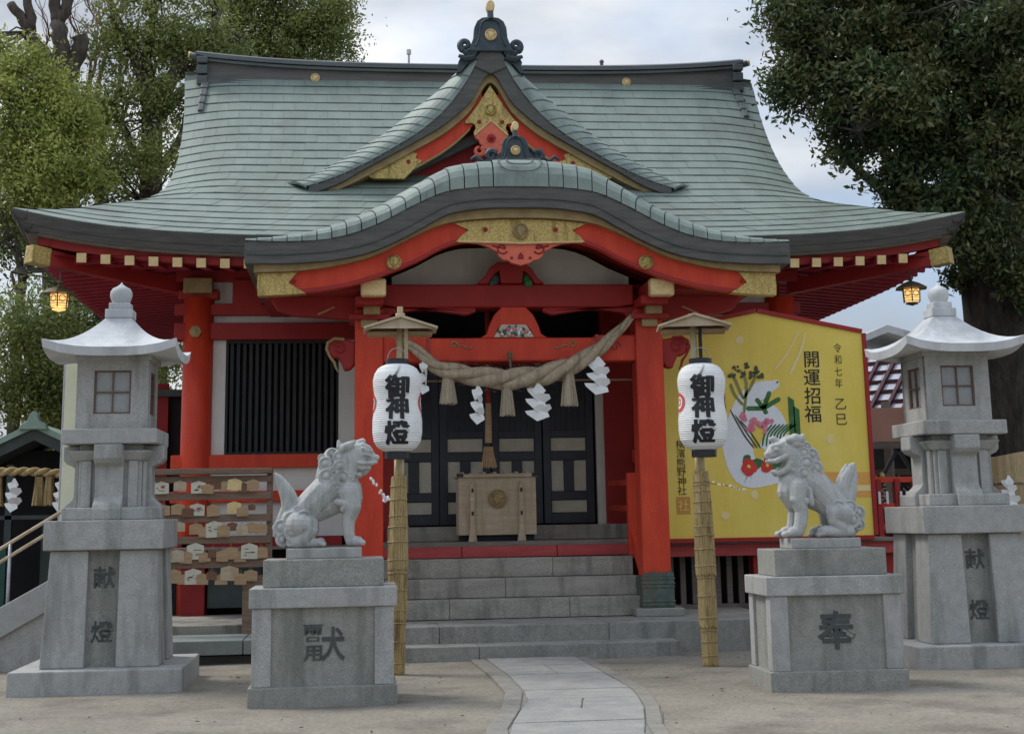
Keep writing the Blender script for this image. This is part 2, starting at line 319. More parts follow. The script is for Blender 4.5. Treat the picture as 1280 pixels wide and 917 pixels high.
for i, (a, c) in enumerate(zip(cuts, cuts[1:])):
    sk = .03 * math.sin(i * 2.1); m_ = MB(); z = .012 + random.uniform(-.004, .004); g = .006
    parts = [(0, 1)] if i % 4 != 3 else [(0, .52 + sk)] + [(.52 + sk, 1)]
    for u0_, u1_ in parts:
        def X(u, y): return ev(pl, y) + (ev(pr, y) - ev(pl, y)) * u
        MB().prism([(X(u0_, a) + g, a + g), (X(u1_, a) - g, a + g + sk * .4), (X(u1_, c) - g, c - g), (X(u0_, c) + g, c - g + sk * .3)], 'z', -.04, z).build('paving_slab', 'slab', path, bev=.008)
for tb, d0, d1 in ((pl, -.17, -.012), (pr, .012, .13)):
    y = 2
    while y < 16.6:
        y2 = min(y + 1.15, 16.66)
        MB().prism([(ev(tb, y) + d0, y + .006), (ev(tb, y) + d1, y + .006), (ev(tb, y2) + d1, y2 - .006), (ev(tb, y2) + d0, y2 - .006)], 'z', -.04, .010).build('kerb_stone', 'kerb', path, bev=.008)
        y = y2

# steps and landing in front of the hall, block by block
steps = struct(MB().box(-.1, 3.5, 16.75, 17.1, -.05, .10).build('steps', 'step_stone'))
def blocks(x0, x1, y0, y1, z0, z1, joints, mat='step_stone', name='step_block', parent=steps, gap=.002):
    xs_ = [x0] + joints + [x1]
    for a, c in zip(xs_, xs_[1:]): MB().box(a + gap, c - gap, y0 + random.uniform(0, .006), y1, z0, z1 - random.uniform(0, .003)).build(name, mat, parent, bev=.008)
blocks(-.15, 3.57, 16.7, 17.14, -.03, .145, [1.33], 'granite_dark')
blocks(-.25, 4.95, 17.12, 18.02, -.02, .33, [.92, 2.84], 'granite_dark')
blocks(-.25, 4.95, 18.03, 19.6, .0, .328, [.3, 1.6, 2.9], 'step_stone')
for k, js in enumerate(([1.1, 2.55], [1.8], [2.42])):
    blocks(.33, 3.43, 18.2 + .26 * k, 19.1, .334 + .231 * k, .334 + .231 * (k + 1) - .004, js)
plat = struct(MB().box(-8, -.27, 17.3, 21, -.02, .06).build('side_terrace', 'ridge_brown'))
x = -8
while x < -.35:
    x2 = min(x + 1.35, -.26); MB().box(x + .005, x2 - .005, 17.12, 18.1, .085, .24).build('terrace_slab', 'landing_stone', plat, bev=.01)
    MB().box(x + .005, x2 - .005, 18.3, 20.4, .1, .33).build('terrace_slab', 'step_stone', plat, bev=.01); x = x2
# ============================================================ the worship hall
XC = 1.92
hall = thing('shrine_hall', 'vermilion shrine worship hall with green copper roof, peaked gable and curved porch', 'shrine hall', (XC, 20.6, 0))
def Z0(t): return 5.12 + .45 * t + .068 * t * t if t >= 0 else 5.12 + .45 * t
HW = cat([(1.0, 5.3), (1.2, 5.10), (1.4, 4.94), (1.65, 4.80), (2.0, 4.68), (2.5, 4.61), (3.1, 4.60), (3.8, 4.64), (4.8, 4.76)])
def hw(t):
    if t <= 1.2: return 6.3 - t
    return HW(t)
def zr(u, t):
    a = abs(u); z = Z0(t) + .36 * (a / 6.3) ** 4.6 * max(0, 1 - t / 3.4)
    if t > .9:
        e = hw(t) - a
        if e < 1.0: z -= (.22 - .03 * t) * (1 - max(e, 0) / 1.0) ** 2 * sstep(.9, 2.2, t)
    return z
TT = 4.62; NC = 22
ts = [0]
tot = sum(math.hypot(.01, Z0(.01 * (i + 1)) - Z0(.01 * i)) for i in range(int(TT * 100))); acc = 0; k = 1
for i in range(int(TT * 100)):
    acc += math.hypot(.01, Z0(.01 * (i + 1)) - Z0(.01 * i))
    if acc >= tot * k / NC: ts.append(.01 * (i + 1)); k += 1
if len(ts) < NC + 1: ts.append(TT)
base = MB(); under = []
for t in np.linspace(0, 4.8, 26): under.append([(XC + q * hw(t), 19 + t, zr(q * hw(t), t) - .035) for q in np.linspace(-1, 1, 49)])
base.grid(under)
back = [[(x, 47.6 - y, z) for x, y, z in r_] for r_ in under]; base.grid(back, flip=True)
for sg in (-1, 1):                            # hipped skirts at the two sides, gable ends above them
    rr = []
    for t in np.linspace(0, 1.6, 8): rr.append([(XC + sg * (6.3 - t), y, zr(6.3 - t, t) - .035 if abs(y - 23.8) > 3 else Z0(t) - .03) for y in np.linspace(19 + t, 28.6 - t, 12)])
    base.grid(rr, flip=sg > 0)
    gp = [(XC + sg * (hw(t) - .5), 19 + t, zr(hw(t), t) - .02) for t in np.linspace(1.5, 4.8, 10)]; gq = [(x, 47.6 - y, z) for x, y, z in reversed(gp)]
    base.add(gp + gq, [tuple(range(len(gp) + len(gq)))])
    for yy in (1, -1):
        v1 = [(XC + sg * hw(t), 19 + t, zr(hw(t), t) - .03) for t in np.linspace(1.5, 4.8, 12)]
        v2 = [(x - sg * .04, y, z - .26) for x, y, z in v1]
        if yy < 0: v1 = [(x, 47.6 - y, z) for x, y, z in v1]; v2 = [(x, 47.6 - y, z) for x, y, z in v2]
        base.grid([v1, v2])
roof = base.build('roof', 'copper_joint', hall)
rb = MB()                                     # plain rear and side cladding
rb.grid([[(x, y, z + .05) for x, y, z in r_] for r_ in back], flip=True)
for sg in (-1, 1):
    rb.grid([[(XC + sg * (6.3 - t), y, (zr(6.3 - t, t) if abs(y - 23.8) > 3 else Z0(t)) + .02) for y in np.linspace(19 + t, 28.6 - t, 12)] for t in np.linspace(0, 1.6, 8)], flip=sg > 0)
rb.build('rear_cladding', 'copper', roof)
for k in range(NC):                           # shingle courses: each overlaps the one below and ends in its own shingles
    t0, t1 = ts[k], ts[k + 1] + .012; n = int(round(2 * hw(t0) / .345)); b = MB(); off = .5 * (k % 2)
    edges = [-1.] + [-1 + 2 * (i + off) / n for i in range(0 if off else 1, n)] + [1.]
    for a, c in zip(edges, edges[1:]):
        j = random.uniform(-.003, .003); g = .0014 / hw(t0)
        m_ = 3 if abs(a) > .75 else 2; us = np.linspace(a + (g if a > -1 else 0), c - (g if c < 1 else 0), m_)
        lo = [(XC + q * hw(t0), 19 + t0 - .012, zr(q * hw(t0), t0) + .004) for q in us]
        mid = [(XC + q * hw(t0), 19 + t0, zr(q * hw(t0), t0) + .019 + j) for q in us]
        hi = [(XC + q * hw(t1), 19 + t1, zr(q * hw(t1), t1) + .004 + j) for q in us]
        b.grid([mid, hi])
        kk = len(b.v); b.grid([lo, mid])
    me = b.mesh('roof_course', ['copper', 'copper_joint'], WO[hall.name])
    # every course's upstand takes the dark joint copper, painting in its shade line
    idx = [0] * len(me.polygons); p = 0
    fi = []
    for pl_ in me.polygons:
        zz = [me.vertices[v].co.y for v in pl_.vertices]; fi.append(1 if max(zz) - min(zz) < .05 else 0)
    me.polygons.foreach_set('material_index', fi)
    o = bpy.data.objects.new('roof_course', me); COL.objects.link(o); o.parent = roof
# thick layered eave edge on all four sides
def eave_strip(y0, y1, za, zb, mat, name, inset=0, seg=40, parent=hall):
    b = MB()
    us = np.linspace(-6.3 + inset, 6.3 - inset, seg + 1)
    rows = [[(XC + u, y0, zr(u, 0) + za) for u in us], [(XC + u, y1, zr(u, 0) + zb) for u in us], [(XC + u, y1 + .12, zr(u, 0) + zb) for u in us], [(XC + u, y0 + .2, zr(u, 0) + za) for u in us]]
    b.grid(rows, flip=True); b.grid([[(x, 47.6 - y, z) for x, y, z in r_] for r_ in rows])
    for sg in (-1, 1):
        ys_ = np.linspace(19 + inset, 28.6 - inset, 24)
        def zz(y): return 5.12 + .36 * (abs(y - 23.8) / 4.8) ** 6
        e = y0 - 19; f_ = y1 - 19
        rows = [[(XC + sg * (6.3 - e), y, zz(y) + za) for y in ys_], [(XC + sg * (6.3 - f_), y, zz(y) + zb) for y in ys_], [(XC + sg * (6.3 - f_ - .12), y, zz(y) + zb) for y in ys_], [(XC + sg * (6.3 - e - .2), y, zz(y) + za) for y in ys_]]
        b.grid(rows, flip=sg < 0)
    return b.build(name, mat, parent)
eb = eave_strip(18.985, 19.05, .0, -.13, 'eave_dark', 'eave_edge')
eave_strip(19.06, 19.10, -.125, -.215, 'eave_dark', 'eave_layer', .06, parent=eb)
eave_strip(19.13, 19.16, -.21, -.245, 'wood_grey', 'eave_layer', .12, parent=eb)
eave_strip(19.27, 19.28, -.22, -.345, 'red_shade', 'eave_board', .27)
# rafters with capped ends
raf = MB().box(-.055, .055, 0, 1.42, -.055, .055).mesh('rafter', 'rafter_red'); cap = MB().box(-.06, .06, -.012, .02, -.06, .06).mesh('rafter_cap', 'gold_paint')
rafs = MB().box(-.04, .04, 0, 1.75, -.05, .05).mesh('rafter', 'rafter_red')
for i in range(-18, 19):
    u = i * .303; z = zr(u, 0) - .40 - .02 * abs(u) / 5
    if abs(u) < 2.6: continue
    z = 4.79 + .10 * (abs(u) / 5.6) ** 4
    r_ = piece(raf, 'rafter', hall, (XC + u, 19.19, z), (R(7), 0, 0))
    piece(cap, 'rafter_cap', r_, (0, 0, 0)); r_.children[0].location = (0, 0, 0)
for sg in (-1, 1):
    for i in range(32):
        y = 19.5 + i * .285
        piece(rafs, 'rafter', hall, (XC + sg * 5.98, y, 4.80 + .07 * (abs(y - 23.8) / 4.6) ** 5), (R(5), 0, R(90) * sg))
    MB().bar((XC + sg * 4.3, 20.7, 4.72), (XC + sg * 5.98, 19.22, 4.90), .15, .2).build('hip_rafter', 'red_shade', hall)
    MB().bar((XC + sg * 5.9, 19.29, 4.888), (XC + sg * 6.1, 19.11, 4.915), .19, .235).build('hip_rafter_cap', 'gold', hall, bev=.01)
sof = MB()
sof.add([(XC - 6.05, 19.25, 4.92), (XC + 6.05, 19.25, 4.92), (XC + 4.2, 20.9, 4.97), (XC - 4.2, 20.9, 4.97)], [(0, 1, 2, 3)])
for sg in (-1, 1): sof.add([(XC + sg * 5.75, 19.5, 4.925), (XC + sg * 4.2, 20.9, 4.975), (XC + sg * 4.2, 28, 4.975), (XC + sg * 5.75, 28.1, 4.925)], [(0, 1, 2, 3)])
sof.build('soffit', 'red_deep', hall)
for sg in (-1, 1):
    pass

# ridge
RY = 23.75
def rz_(u): return .16 * (abs(u) / 4.55) ** 3.2
def ridge_bar(z0, z1, d, mat, name, L_=4.42, parent=hall, ext=0):
    us = np.linspace(-L_, L_, 41)
    ring = lambda u: [(XC + u, RY - d, 8.42 + z0 + rz_(u)), (XC + u, RY - d, 8.42 + z1 + rz_(u)), (XC + u, RY + d, 8.42 + z1 + rz_(u)), (XC + u, RY + d, 8.42 + z0 + rz_(u))]
    rr = [ring(u) for u in us]; b = MB().grid(rr, True); n = len(rr)
    b.f += [(0, 1, 2, 3), tuple((n - 1) * 4 + j for j in (3, 2, 1, 0))]; return b.build(name, mat, parent)
rdg = ridge_bar(-.35, .46, .17, 'ridge_brown', 'ridge')
ridge_bar(-.12, .02, .26, 'ridge_bronze', 'ridge_moulding', parent=rdg); ridge_bar(.035, .075, .215, 'ridge_bronze', 'ridge_moulding', parent=rdg)
ridge_bar(.34, .385, .225, 'ridge_bronze', 'ridge_moulding', parent=rdg)
b = MB(); us = np.linspace(-4.56, 4.56, 41)
b.grid([[(XC + u, RY - .25, 8.42 + .40 + rz_(u) + (.03 if abs(u) > 4.4 else 0)) for u in us], [(XC + u, RY - .24, 8.42 + .47 + rz_(u)) for u in us], [(XC + u, RY, 8.42 + .56 + rz_(u)) for u in us], [(XC + u, RY + .25, 8.42 + .40 + rz_(u)) for u in us], [(XC + u, RY - .25, 8.42 + .40 + rz_(u) + (.03 if abs(u) > 4.4 else 0)) for u in us]], flip=True)
b.build('ridge_cap', 'ridge_bronze', rdg)
def medallion(x, y, z, r_, parent, mat='gold', name='crest'):
    b = MB().lathe([(r_, 0), (r_, -.03), (r_ * .84, -.04), (r_ * .78, -.022), (r_ * .5, -.022), (r_ * .45, -.04), (.001, -.05)], (x, y, z), 24, axis='y')
    for k in range(3):
        a = k * 2 * math.pi / 3 + .3; b.ball((x + math.cos(a) * r_ * .5, y - .03, z + math.sin(a) * r_ * .5), r_ * .2, 6)
    return b.build(name, mat, parent)
for u in (-2.63, 2.55): medallion(XC + u, RY - .17, 8.42 + .20 + rz_(u), .075, rdg, 'gold_paint')
for sg in (-1, 1):
    e = MB()
    for zz0, zz1, dd in ((-.42, -.28, .27), (-.24, -.1, .25), (-.07, .08, .25), (.11, .26, .25), (.29, .40, .27)):
        e.box(XC + sg * 4.5 - .085, XC + sg * 4.5 + .085, RY - dd - .04, RY + dd, 8.56 + zz0, 8.56 + zz1)
    for k_ in range(4): e.bar((XC + sg * 4.42, RY - .20 - .16 * k_, 8.50 - .17 * k_), (XC + sg * 4.42, RY - .34 - .16 * k_, 8.35 - .17 * k_), .17 - .01 * k_, .16)
    e.box(XC + sg * 4.42 - .06, XC + sg * 4.42 + .06, RY - .2, RY + .2, 8.1, 8.95); e.v = [(x + (-.05 * sg if abs(x - XC) > 4.49 - .1 else 0), y, z) for x, y, z in e.v]
    e.build('ridge_end', 'ridge_bronze', rdg, bev=.015)
    MB().tube([(XC + sg * 4.45, RY - .1, 8.96), (XC + sg * 4.66, RY - .12, 9.03)], [.05, .055], 10).build('ridge_finial', 'ridge_bronze', rdg, True)
    MB().tube([(XC + sg * 4.66, RY - .12, 9.03), (XC + sg * 4.69, RY - .121, 9.037)], .055, 10).build('finial_cap', 'gold_paint', rdg, True)

# ------------------------------------------------ verges (tiled, rolled edge) used by the porch roof and the gable
def verge(parent, inner, outer, y0, y1, cuts, name='roof_tile', th=.02, sides=(-1, 1), mat='copper_tile', bulge=.5, level=0):
    for sg in sides:
        for s0, s1 in zip(cuts, cuts[1:]):
            b = MB(); g = .006; rows = []
            jt = random.uniform(-.004, .004)
            for s in np.linspace(s0 + g, s1 - g, 4):
                so_ = s if level else s - (inner(s + .03) - inner(max(s - .03, 0))) / .06 * .30; zi, zo = inner(s), outer(so_); r_ = []
                if level:                     # courses run level across the rolled edge: meet the outer line further out
                    lo_, hi_ = s, s + 1.4
                    for _ in range(18):
                        md_ = (lo_ + hi_) / 2
                        if outer(md_) > zi + level * (zo - zi): lo_ = md_
                        else: hi_ = md_
                    so_ = min(lo_, 2.95); zo = outer(so_)
                for q in range(7):
                    a = q / 6 * math.pi / 2; y = y0 + (y1 - y0) * (1 - math.cos(a)); z = zi + (zo - zi) * math.sin(a) ** (1 / (1 + bulge))
                    ex = th * (.45 + .55 * (s - s0) / (s1 - s0)) + jt
                    r_.append((XC + sg * (s + (so_ - s) * (1 - math.cos(a) if not level else q / 6)), y - ex * math.cos(a), (zi + (zo - zi) * q / 6 if level else z) + ex * math.sin(a) * .9 + (.02 * math.sin(math.pi * q / 6) if level else 0)))
                r_.append((XC + sg * so_, y1 + (.3 if not level else .9), zo + th * .8))
                rows.append(r_)
            b.grid(rows, flip=sg < 0)
            lo = rows[-1]; b.grid([lo, [(x, y + .02 , z - .03) for x, y, z in lo]], flip=sg < 0)
            lo = rows[0]; b.grid([lo, [(x, y + .02, z - .03) for x, y, z in lo]], flip=sg > 0)
            b.build(name, mat, parent, smooth=False)
def layer(f0, f1, y0, y1, smax, mat, name, parent, seg=60, smin=None):
    ss = np.linspace(-smax, smax, seg + 1); b = MB()
    if smin is not None: ss = np.linspace(smin, smax, seg + 1)
    rr = [[(XC + s, y0, f0(s)), (XC + s, y0, f1(s)), (XC + s, y1, f1(s)), (XC + s, y1, f0(s))] for s in ss]
    n = len(rr); b.grid(rr, True, True); b.f += [(0, 1, 2, 3)[::-1], tuple((n - 1) * 4 + j for j in range(4))]
    return b.build(name, mat, parent)
bt = cat([(0, 5.357), (.54, 5.34), (.907, 5.283), (1.274, 5.12), (1.639, 4.925), (1.935, 4.80), (2.304, 4.715), (2.672, 4.69), (3.229, 4.70)])
bb = cat([(0, 5.104), (.54, 5.082), (.909, 5.004), (1.116, 4.89), (1.444, 4.71), (1.815, 4.555), (2.174, 4.479), (2.669, 4.437), (3.224, 4.432)])
cr = cat([(0, 5.745), (.509, 5.72), (.886, 5.64), (1.262, 5.44), (1.634, 5.215), (2.002, 5.03), (2.368, 4.885), (2.75, 4.79), (3.23, 4.73)])
sb_ = cat([(0, 5.0), (.487, 4.985), (.942, 4.915), (1.319, 4.745), (1.712, 4.55), (2.1, 4.44), (2.543, 4.37), (3.10, 4.345)])
gb_ = cat([(0, 4.735), (.4, 4.735), (.682, 4.72), (.938, 4.64), (1.185, 4.505), (1.561, 4.345), (2.054, 4.19), (2.544, 4.117), (3.12, 4.082)])
pr_ = layer(lambda s: cr(s) - .05, cr, 17.38, 20.6, 3.22, 'copper', 'porch_roof', hall)
cutsK = [0.0] + [x for x in np.arange(.33, 3.2, .172)] + [3.22]
verge(pr_, bt, cr, 17.0, 17.42, cutsK[1:])
cm = MB()                                     # the broad middle tile with its raised oval rim
rows = []
for s in np.linspace(-.325, .325, 9):
    r_ = []
    for q in range(7):
        a = q / 6 * math.pi / 2; r_.append((XC + s, 17.0 + .42 * (1 - math.cos(a)) - .02 * math.cos(a), bt(s) - .004 + (cr(s) - bt(s)) * math.sin(a) ** .67 + .024 * math.sin(a)))
    r_.append((XC + s, 17.7, cr(s) + .02)); rows.append(r_)
cm.grid(rows).build('roof_tile', 'copper_tile', pr_)
for w_, q0 in ((.26, .25), (.16, .55)):
    pts = []
    for i in range(21):
        a = math.pi * 2 * i / 20; s = w_ * (abs(math.cos(a)) ** .5) * (1 if math.cos(a) > 0 else -1); q = q0 + (1.25 - q0) * (.5 + .5 * math.sin(a)); q = min(q, 1.5)
        pts.append((XC + s, 17.0 + .42 * (1 - math.cos(q)) - .03 * math.cos(q), bt(s) + (cr(s) - bt(s)) * math.sin(q) ** .67 + .028))
    MB().tube(pts, .007, 5, False).build('tile_rim', 'copper_joint', pr_)
layer(bb, bt, 17.0, 20.2, 3.22, 'eave_dark', 'eave_edge', pr_)
layer(lambda s: bb(s) + .10, lambda s: bb(s) + .112, 16.985, 17.01, 3.2, 'copper_joint', 'eave_seam', pr_)
layer(sb_, lambda s: bb(s) + .01, 17.1, 19.6, 3.12, 'gold_dull', 'eave_layer', pr_)
layer(gb_, lambda s: sb_(s) + .01, 17.2, 17.30, 3.06, 'vermilion', 'barge_board', hall)
layer(lambda s: gb_(s) - .0, lambda s: gb_(s) + .045, 17.175, 17.2, 3.05, 'red_shade', 'barge_moulding', hall, smin=.75); layer(lambda s: gb_(s) - .0, lambda s: gb_(s) + .045, 17.175, 17.2, -.75, 'red_shade', 'barge_moulding', hall, smin=-3.05)
# ceiling of the porch: ribbed boards following the curve
for i in range(9):
    y = 17.45 + i * .3; layer(lambda s: sb_(s) - .07, lambda s: sb_(s) + .02, y, y + .07, 3.0, 'red_deep', 'ceiling_rib', hall, 30)
for sg in (-1, 1):                            # gold end plates, crests
    P = []
    for s in np.linspace(2.52, 3.075, 6): P.append((XC + sg * s, gb_(s) - .012))
    for s in np.linspace(3.075, 2.62, 5): P.append((XC + sg * s, sb_(s) - .0))
    P.insert(6, (XC + sg * 3.085, gb_(3.07) + .1)); P.append((XC + sg * 2.72, (gb_(2.7) + sb_(2.7)) / 2))
    MB().prism(P, 'y', 17.165, 17.31).build('gold_fitting', 'gold', hall, bev=.006)
    MB().ball((XC + sg * 2.66, 17.16, 4.25), .022, 6).build('rivet', 'red_deep', hall)
    medallion(XC + sg * 1.50, 17.19, 4.475, .088, hall)
P = [(XC + s, sb_(s) - .005) for s in np.linspace(-.80, .80, 13)] + [(XC + .62, 4.86), (XC + .70, 4.80), (XC + .78, 4.715)] + [(XC + s, 4.725 - .02 * (1 - abs(s) / .7)) for s in np.linspace(.7, -.7, 9)] + [(XC - .78, 4.715), (XC - .70, 4.80), (XC - .62, 4.86)]
MB().prism(P, 'y', 17.165, 17.3).build('gold_fitting', 'gold', hall, bev=.006)
medallion(XC, 17.165, 4.845, .095, hall, 'gold_dull')
MB().tube([(XC + s, 17.16, 4.722 - .02 * (1 - abs(s) / .75)) for s in np.linspace(-.75, .75, 11)], .013, 6).build('gold_rim', 'gold_paint', hall)
for sg in (-1, 1): MB().lathe([(.03, 0), (.03, -.012), (.001, -.014)], (XC + sg * .42, 17.163, 4.865), 8, axis='y').build('rivet', 'red_deep', hall)
# pendant under the gold plate
P = [(-.80, 4.735)] + [(-.62, 4.715), (-.5, 4.70), (-.38, 4.66), (-.33, 4.63), (-.27, 4.60), (-.265, 4.555), (-.21, 4.51), (-.15, 4.50), (-.11, 4.47), (-.05, 4.455), (0, 4.44)]
P = P + [(-x, z) for x, z in reversed(P[:-1])]
pend = MB().prism([(XC + x, z) for x, z in P], 'y', 17.185, 17.26).build('pendant', 'salmon', hall, bev=.006)
for sg in (-1, 1):
    MB().tube([(XC + sg * (.22 + .055 * math.cos(a) * (1 - a / 9)), 17.18, 4.64 + .05 * math.sin(a) * (1 - a / 9)) for a in np.linspace(-2.6, 3.1, 14)] + [(XC + sg * .34, 17.18, 4.675)], .010, 5).build('pendant_scroll', 'red_deep', pend)
    MB().lathe([(.018, 0), (.018, -.008), (.001, -.01)], (XC + sg * .11, 17.183, 4.53), 8, axis='y').build('pendant_hole', 'red_deep', pend)
MB().prism([(XC - .035, 4.515), (XC + .035, 4.515), (XC + .03, 4.56), (XC, 4.60), (XC - .03, 4.56)], 'y', 17.178, 17.19).build('pendant_hole', 'red_deep', pend)

# ------------------------------------------------ peaked gable standing on the main roof
go = cat([(.0, 8.42), (.123, 8.30), (.34, 8.09), (.565, 7.88), (.83, 7.62), (1.12, 7.39), (1.45, 7.10), (1.793, 6.86), (2.14, 6.64), (2.468, 6.46), (2.84, 6.27)])
gi = cat([(.10, 8.27), (.31, 7.84), (.535, 7.50), (.74, 7.26), (.99, 7.04), (1.28, 6.84), (1.577, 6.66), (2.021, 6.42), (2.462, 6.24), (2.75, 6.15)])
gbm = cat([(.0, 7.90), (.314, 7.44), (.5, 7.265), (.678, 7.115), (.9, 6.97), (1.129, 6.835), (1.4, 6.68), (1.669, 6.53), (1.9, 6.40), (2.111, 6.27), (2.4, 6.14), (2.75, 6.02)])
gs = cat([(.0, 7.77), (.314, 7.32), (.5, 7.14), (.678, 7.0), (.9, 6.86), (1.129, 6.73), (1.4, 6.57), (1.669, 6.425), (1.9, 6.30), (2.4, 6.06)])
gbase = MB()
for sg in (-1, 1):
    ss = np.linspace(.0, 2.84, 26)
    gbase.grid([[(XC + sg * s, y, go(s) - .004) for s in ss] for y in (20.98, 24.2)], flip=sg < 0)
grf = gbase.build('gable_roof', 'copper', hall)
verge(grf, gi, go, 20.7, 20.99, [.10] + list(np.arange(.19, 2.62, .128)) + [2.66], 'roof_tile', .022, bulge=.1, level=.16)
layer(gbm, gi, 20.7, 22.6, 2.62, 'eave_dark', 'barge_edge', grf)
P = [(XC - .13, 8.30), (XC + .13, 8.30), (XC + .2, 8.06), (XC + .24, 7.98), (XC, 7.87), (XC - .24, 7.98), (XC - .2, 8.06)]
MB().prism(P, 'y', 20.67, 20.9).build('gable_peak', 'eave_dark', grf, bev=.01)
for sg in (-1, 1):
    layer(gs, lambda s: gbm(s) + .01, 20.78, 21.4, sg * 2.35, 'gold_dull', 'gable_moulding', grf, smin=sg * .001)
    rbm = lambda s: gs(s) - .235 - .04 * s
    layer(lambda s: gs(s) - .25, lambda s: gs(s) + .01, 20.86, 20.93, sg * 1.18, 'vermilion', 'barge_board', grf, smin=sg * .12)
    layer(lambda s: gs(s) - .265, lambda s: gs(s) - .235, 20.84, 20.93, sg * 1.12, 'gold_dull', 'barge_moulding', grf, smin=sg * .3)
    MB().prism([(XC + sg * s, z) for s, z in ((1.0, 6.60), (1.10, 6.63), (1.07, 6.70), (1.14, gs(1.14)), (1.4, gs(1.4)), (1.78, gs(1.78)), (1.70, 6.33), (1.26, 6.33))][::sg], 'y', 20.83, 20.95).build('gold_fitting', 'gold', grf)
    MB().lathe([(.03, 0), (.03, -.012), (.001, -.014)], (XC + sg * 1.2, 20.825, 6.58), 8, axis='y').build('rivet', 'red_deep', grf)
MB().add([(XC - 2.2, 21.25, 6.1), (XC + 2.2, 21.25, 6.1), (XC + .6, 21.25, 7.1), (XC, 21.25, 7.8), (XC - .6, 21.25, 7.1)], [(0, 1, 2, 3, 4)]).build('gable_wall', 'red_deep', grf)
MB().bar((XC - 1.35, 21.1, 6.42), (XC - .2, 21.1, 7.0), .1, .13).bar((XC + 1.35, 21.1, 6.42), (XC + .2, 21.1, 7.0), .1, .13).build('gable_strut', 'eave_dark', grf)
# gold apex plate and red diamond pendant
P = [(0, 7.74), (-.20, 7.42), (-.37, 7.19), (-.37, 7.15), (-.27, 7.16), (-.23, 7.14), (-.22, 7.08), (-.25, 7.03), (-.235, 6.95), (0, 7.16)]
P = P + [(-x, z) for x, z in reversed(P[1:-1])]
MB().prism([(XC + x, z) for x, z in P], 'y', 20.81, 20.9).build('gold_fitting', 'gold', grf, bev=.006)
medallion(XC, 20.81, 7.36, .085, grf)
for sg in (-1, 1): MB().lathe([(.03, 0), (.03, -.012), (.001, -.014)], (XC + sg * .17, 20.805, 7.18), 8, axis='y').build('rivet', 'red_deep', grf)
P = [(0, 7.19), (-.235, 6.97), (-.225, 6.92), (-.18, 6.89), (-.165, 6.84), (-.12, 6.81), (-.10, 6.76), (0, 6.74)]
P = P + [(-x, z) for x, z in reversed(P[1:-1])]
gp = MB().prism([(XC + x, z) for x, z in P], 'y', 20.76, 20.84).build('gable_pendant', 'salmon', grf, bev=.008)
MB().tube([(XC - .245, 20.755, 6.965), (XC, 20.755, 7.185), (XC + .245, 20.755, 6.965)], .013, 6).build('gold_rim', 'gold_paint', gp)
MB().lathe([(.065, 0), (.065, -.03), (.03, -.035), (.028, -.1), (.001, -.11)], (XC, 20.76, 6.92), 8, axis='y').build('pendant_boss', 'red_shade', gp)
for sg in (-1, 1): MB().tube([(XC + sg * (.17 + .06 * math.cos(a)), 20.8, 6.74 + .06 * math.sin(a)) for a in np.linspace(-4.4, 1.6, 12)], [.045 - .002 * i for i in range(12)], 7).build('pendant_scroll', 'salmon', gp, True)

# ------------------------------------------------ ridge ornaments
def scroll(cx, cz, y, r_, sg, w=.05, th=.1, turns=1.35, start=0.):
    pts = []; rad = []
    for i in range(20):
        a = start + i / 19 * turns * 2 * math.pi; q = r_ * (1 - .75 * i / 19)
        pts.append((cx + sg * q * math.cos(a), y, cz + q * math.sin(a))); rad.append(w * (1 - .5 * i / 19))
    return pts, rad
def ornament(cx, y, z, s, parent, wide):
    o = MB()
    P = [(-.34, 0), (-.30, .06), (-.245, .2), (-.23, .36), (-.19, .45), (-.12, .5), (-.05, .51)]
    P = P + [(-a, b_) for a, b_ in reversed(P)]
    o.prism([(cx + a * s, z + b_ * s) for a, b_ in P], 'y', y, y + .16 * s)
    o = o.build('ridge_ornament', 'ornament_dark', parent, bev=.012)
    r_ = MB()
    Q = [(cx + a * s * .66, y - .012, z + (.07 + b_ * .78) * s) for a, b_ in P]; r_.tube(Q, .014 * s, 5).build('ornament_rim', 'ornament_dark', o)
    medallion(cx, y - .005, z + .235 * s, .085 * s, o, 'gold_paint')
    MB().tube([(cx, y - .02, z + .47 * s), (cx, y - .0, z + .60 * s)], .045 * s, 8).build('finial_tube', 'ornament_dark', o)
    MB().prism([(cx + .062 * s * math.cos(a), z + .665 * s + .085 * s * math.sin(a)) for a in np.linspace(0, 2 * math.pi, 17)[:-1]], 'y', y - .06, y + .1).build('finial_cap', 'gold_paint', o, bev=.015)
    return o
o = ornament(XC, 20.62, 8.20, 1.02, grf, 0)
for sg in (-1, 1):
    b = MB(); p_, q_ = scroll(XC + sg * .37, 8.30, 20.68, .085, sg, .055, start=-1.2, turns=1.1); b.tube(p_, q_, 7)
    b.tube([(XC + sg * .2, 20.68, 8.20), (XC + sg * .36, 20.68, 8.19), (XC + sg * .45, 20.68, 8.24)], [.05, .05, .03], 6)
    b.tube([(XC + sg * .22, 20.68, 8.13), (XC + sg * .36, 20.68, 8.10), (XC + sg * .47, 20.68, 8.14)], [.05, .05, .025], 6)
    b.prism([(XC + sg * x, z) for x, z in ((.15, 8.2), (.33, 8.22), (.44, 8.12), (.47, 8.06), (.44, 8.02), (.47, 7.96), (.50, 7.90), (.44, 7.90), (.34, 8.03), (.2, 8.1))][::sg], 'y', 20.72, 20.98)
    b.build('ornament_wing', 'ornament_dark', o, bev=.012)
o = ornament(XC + .04, 17.95, 5.86, .72, pr_, 1)
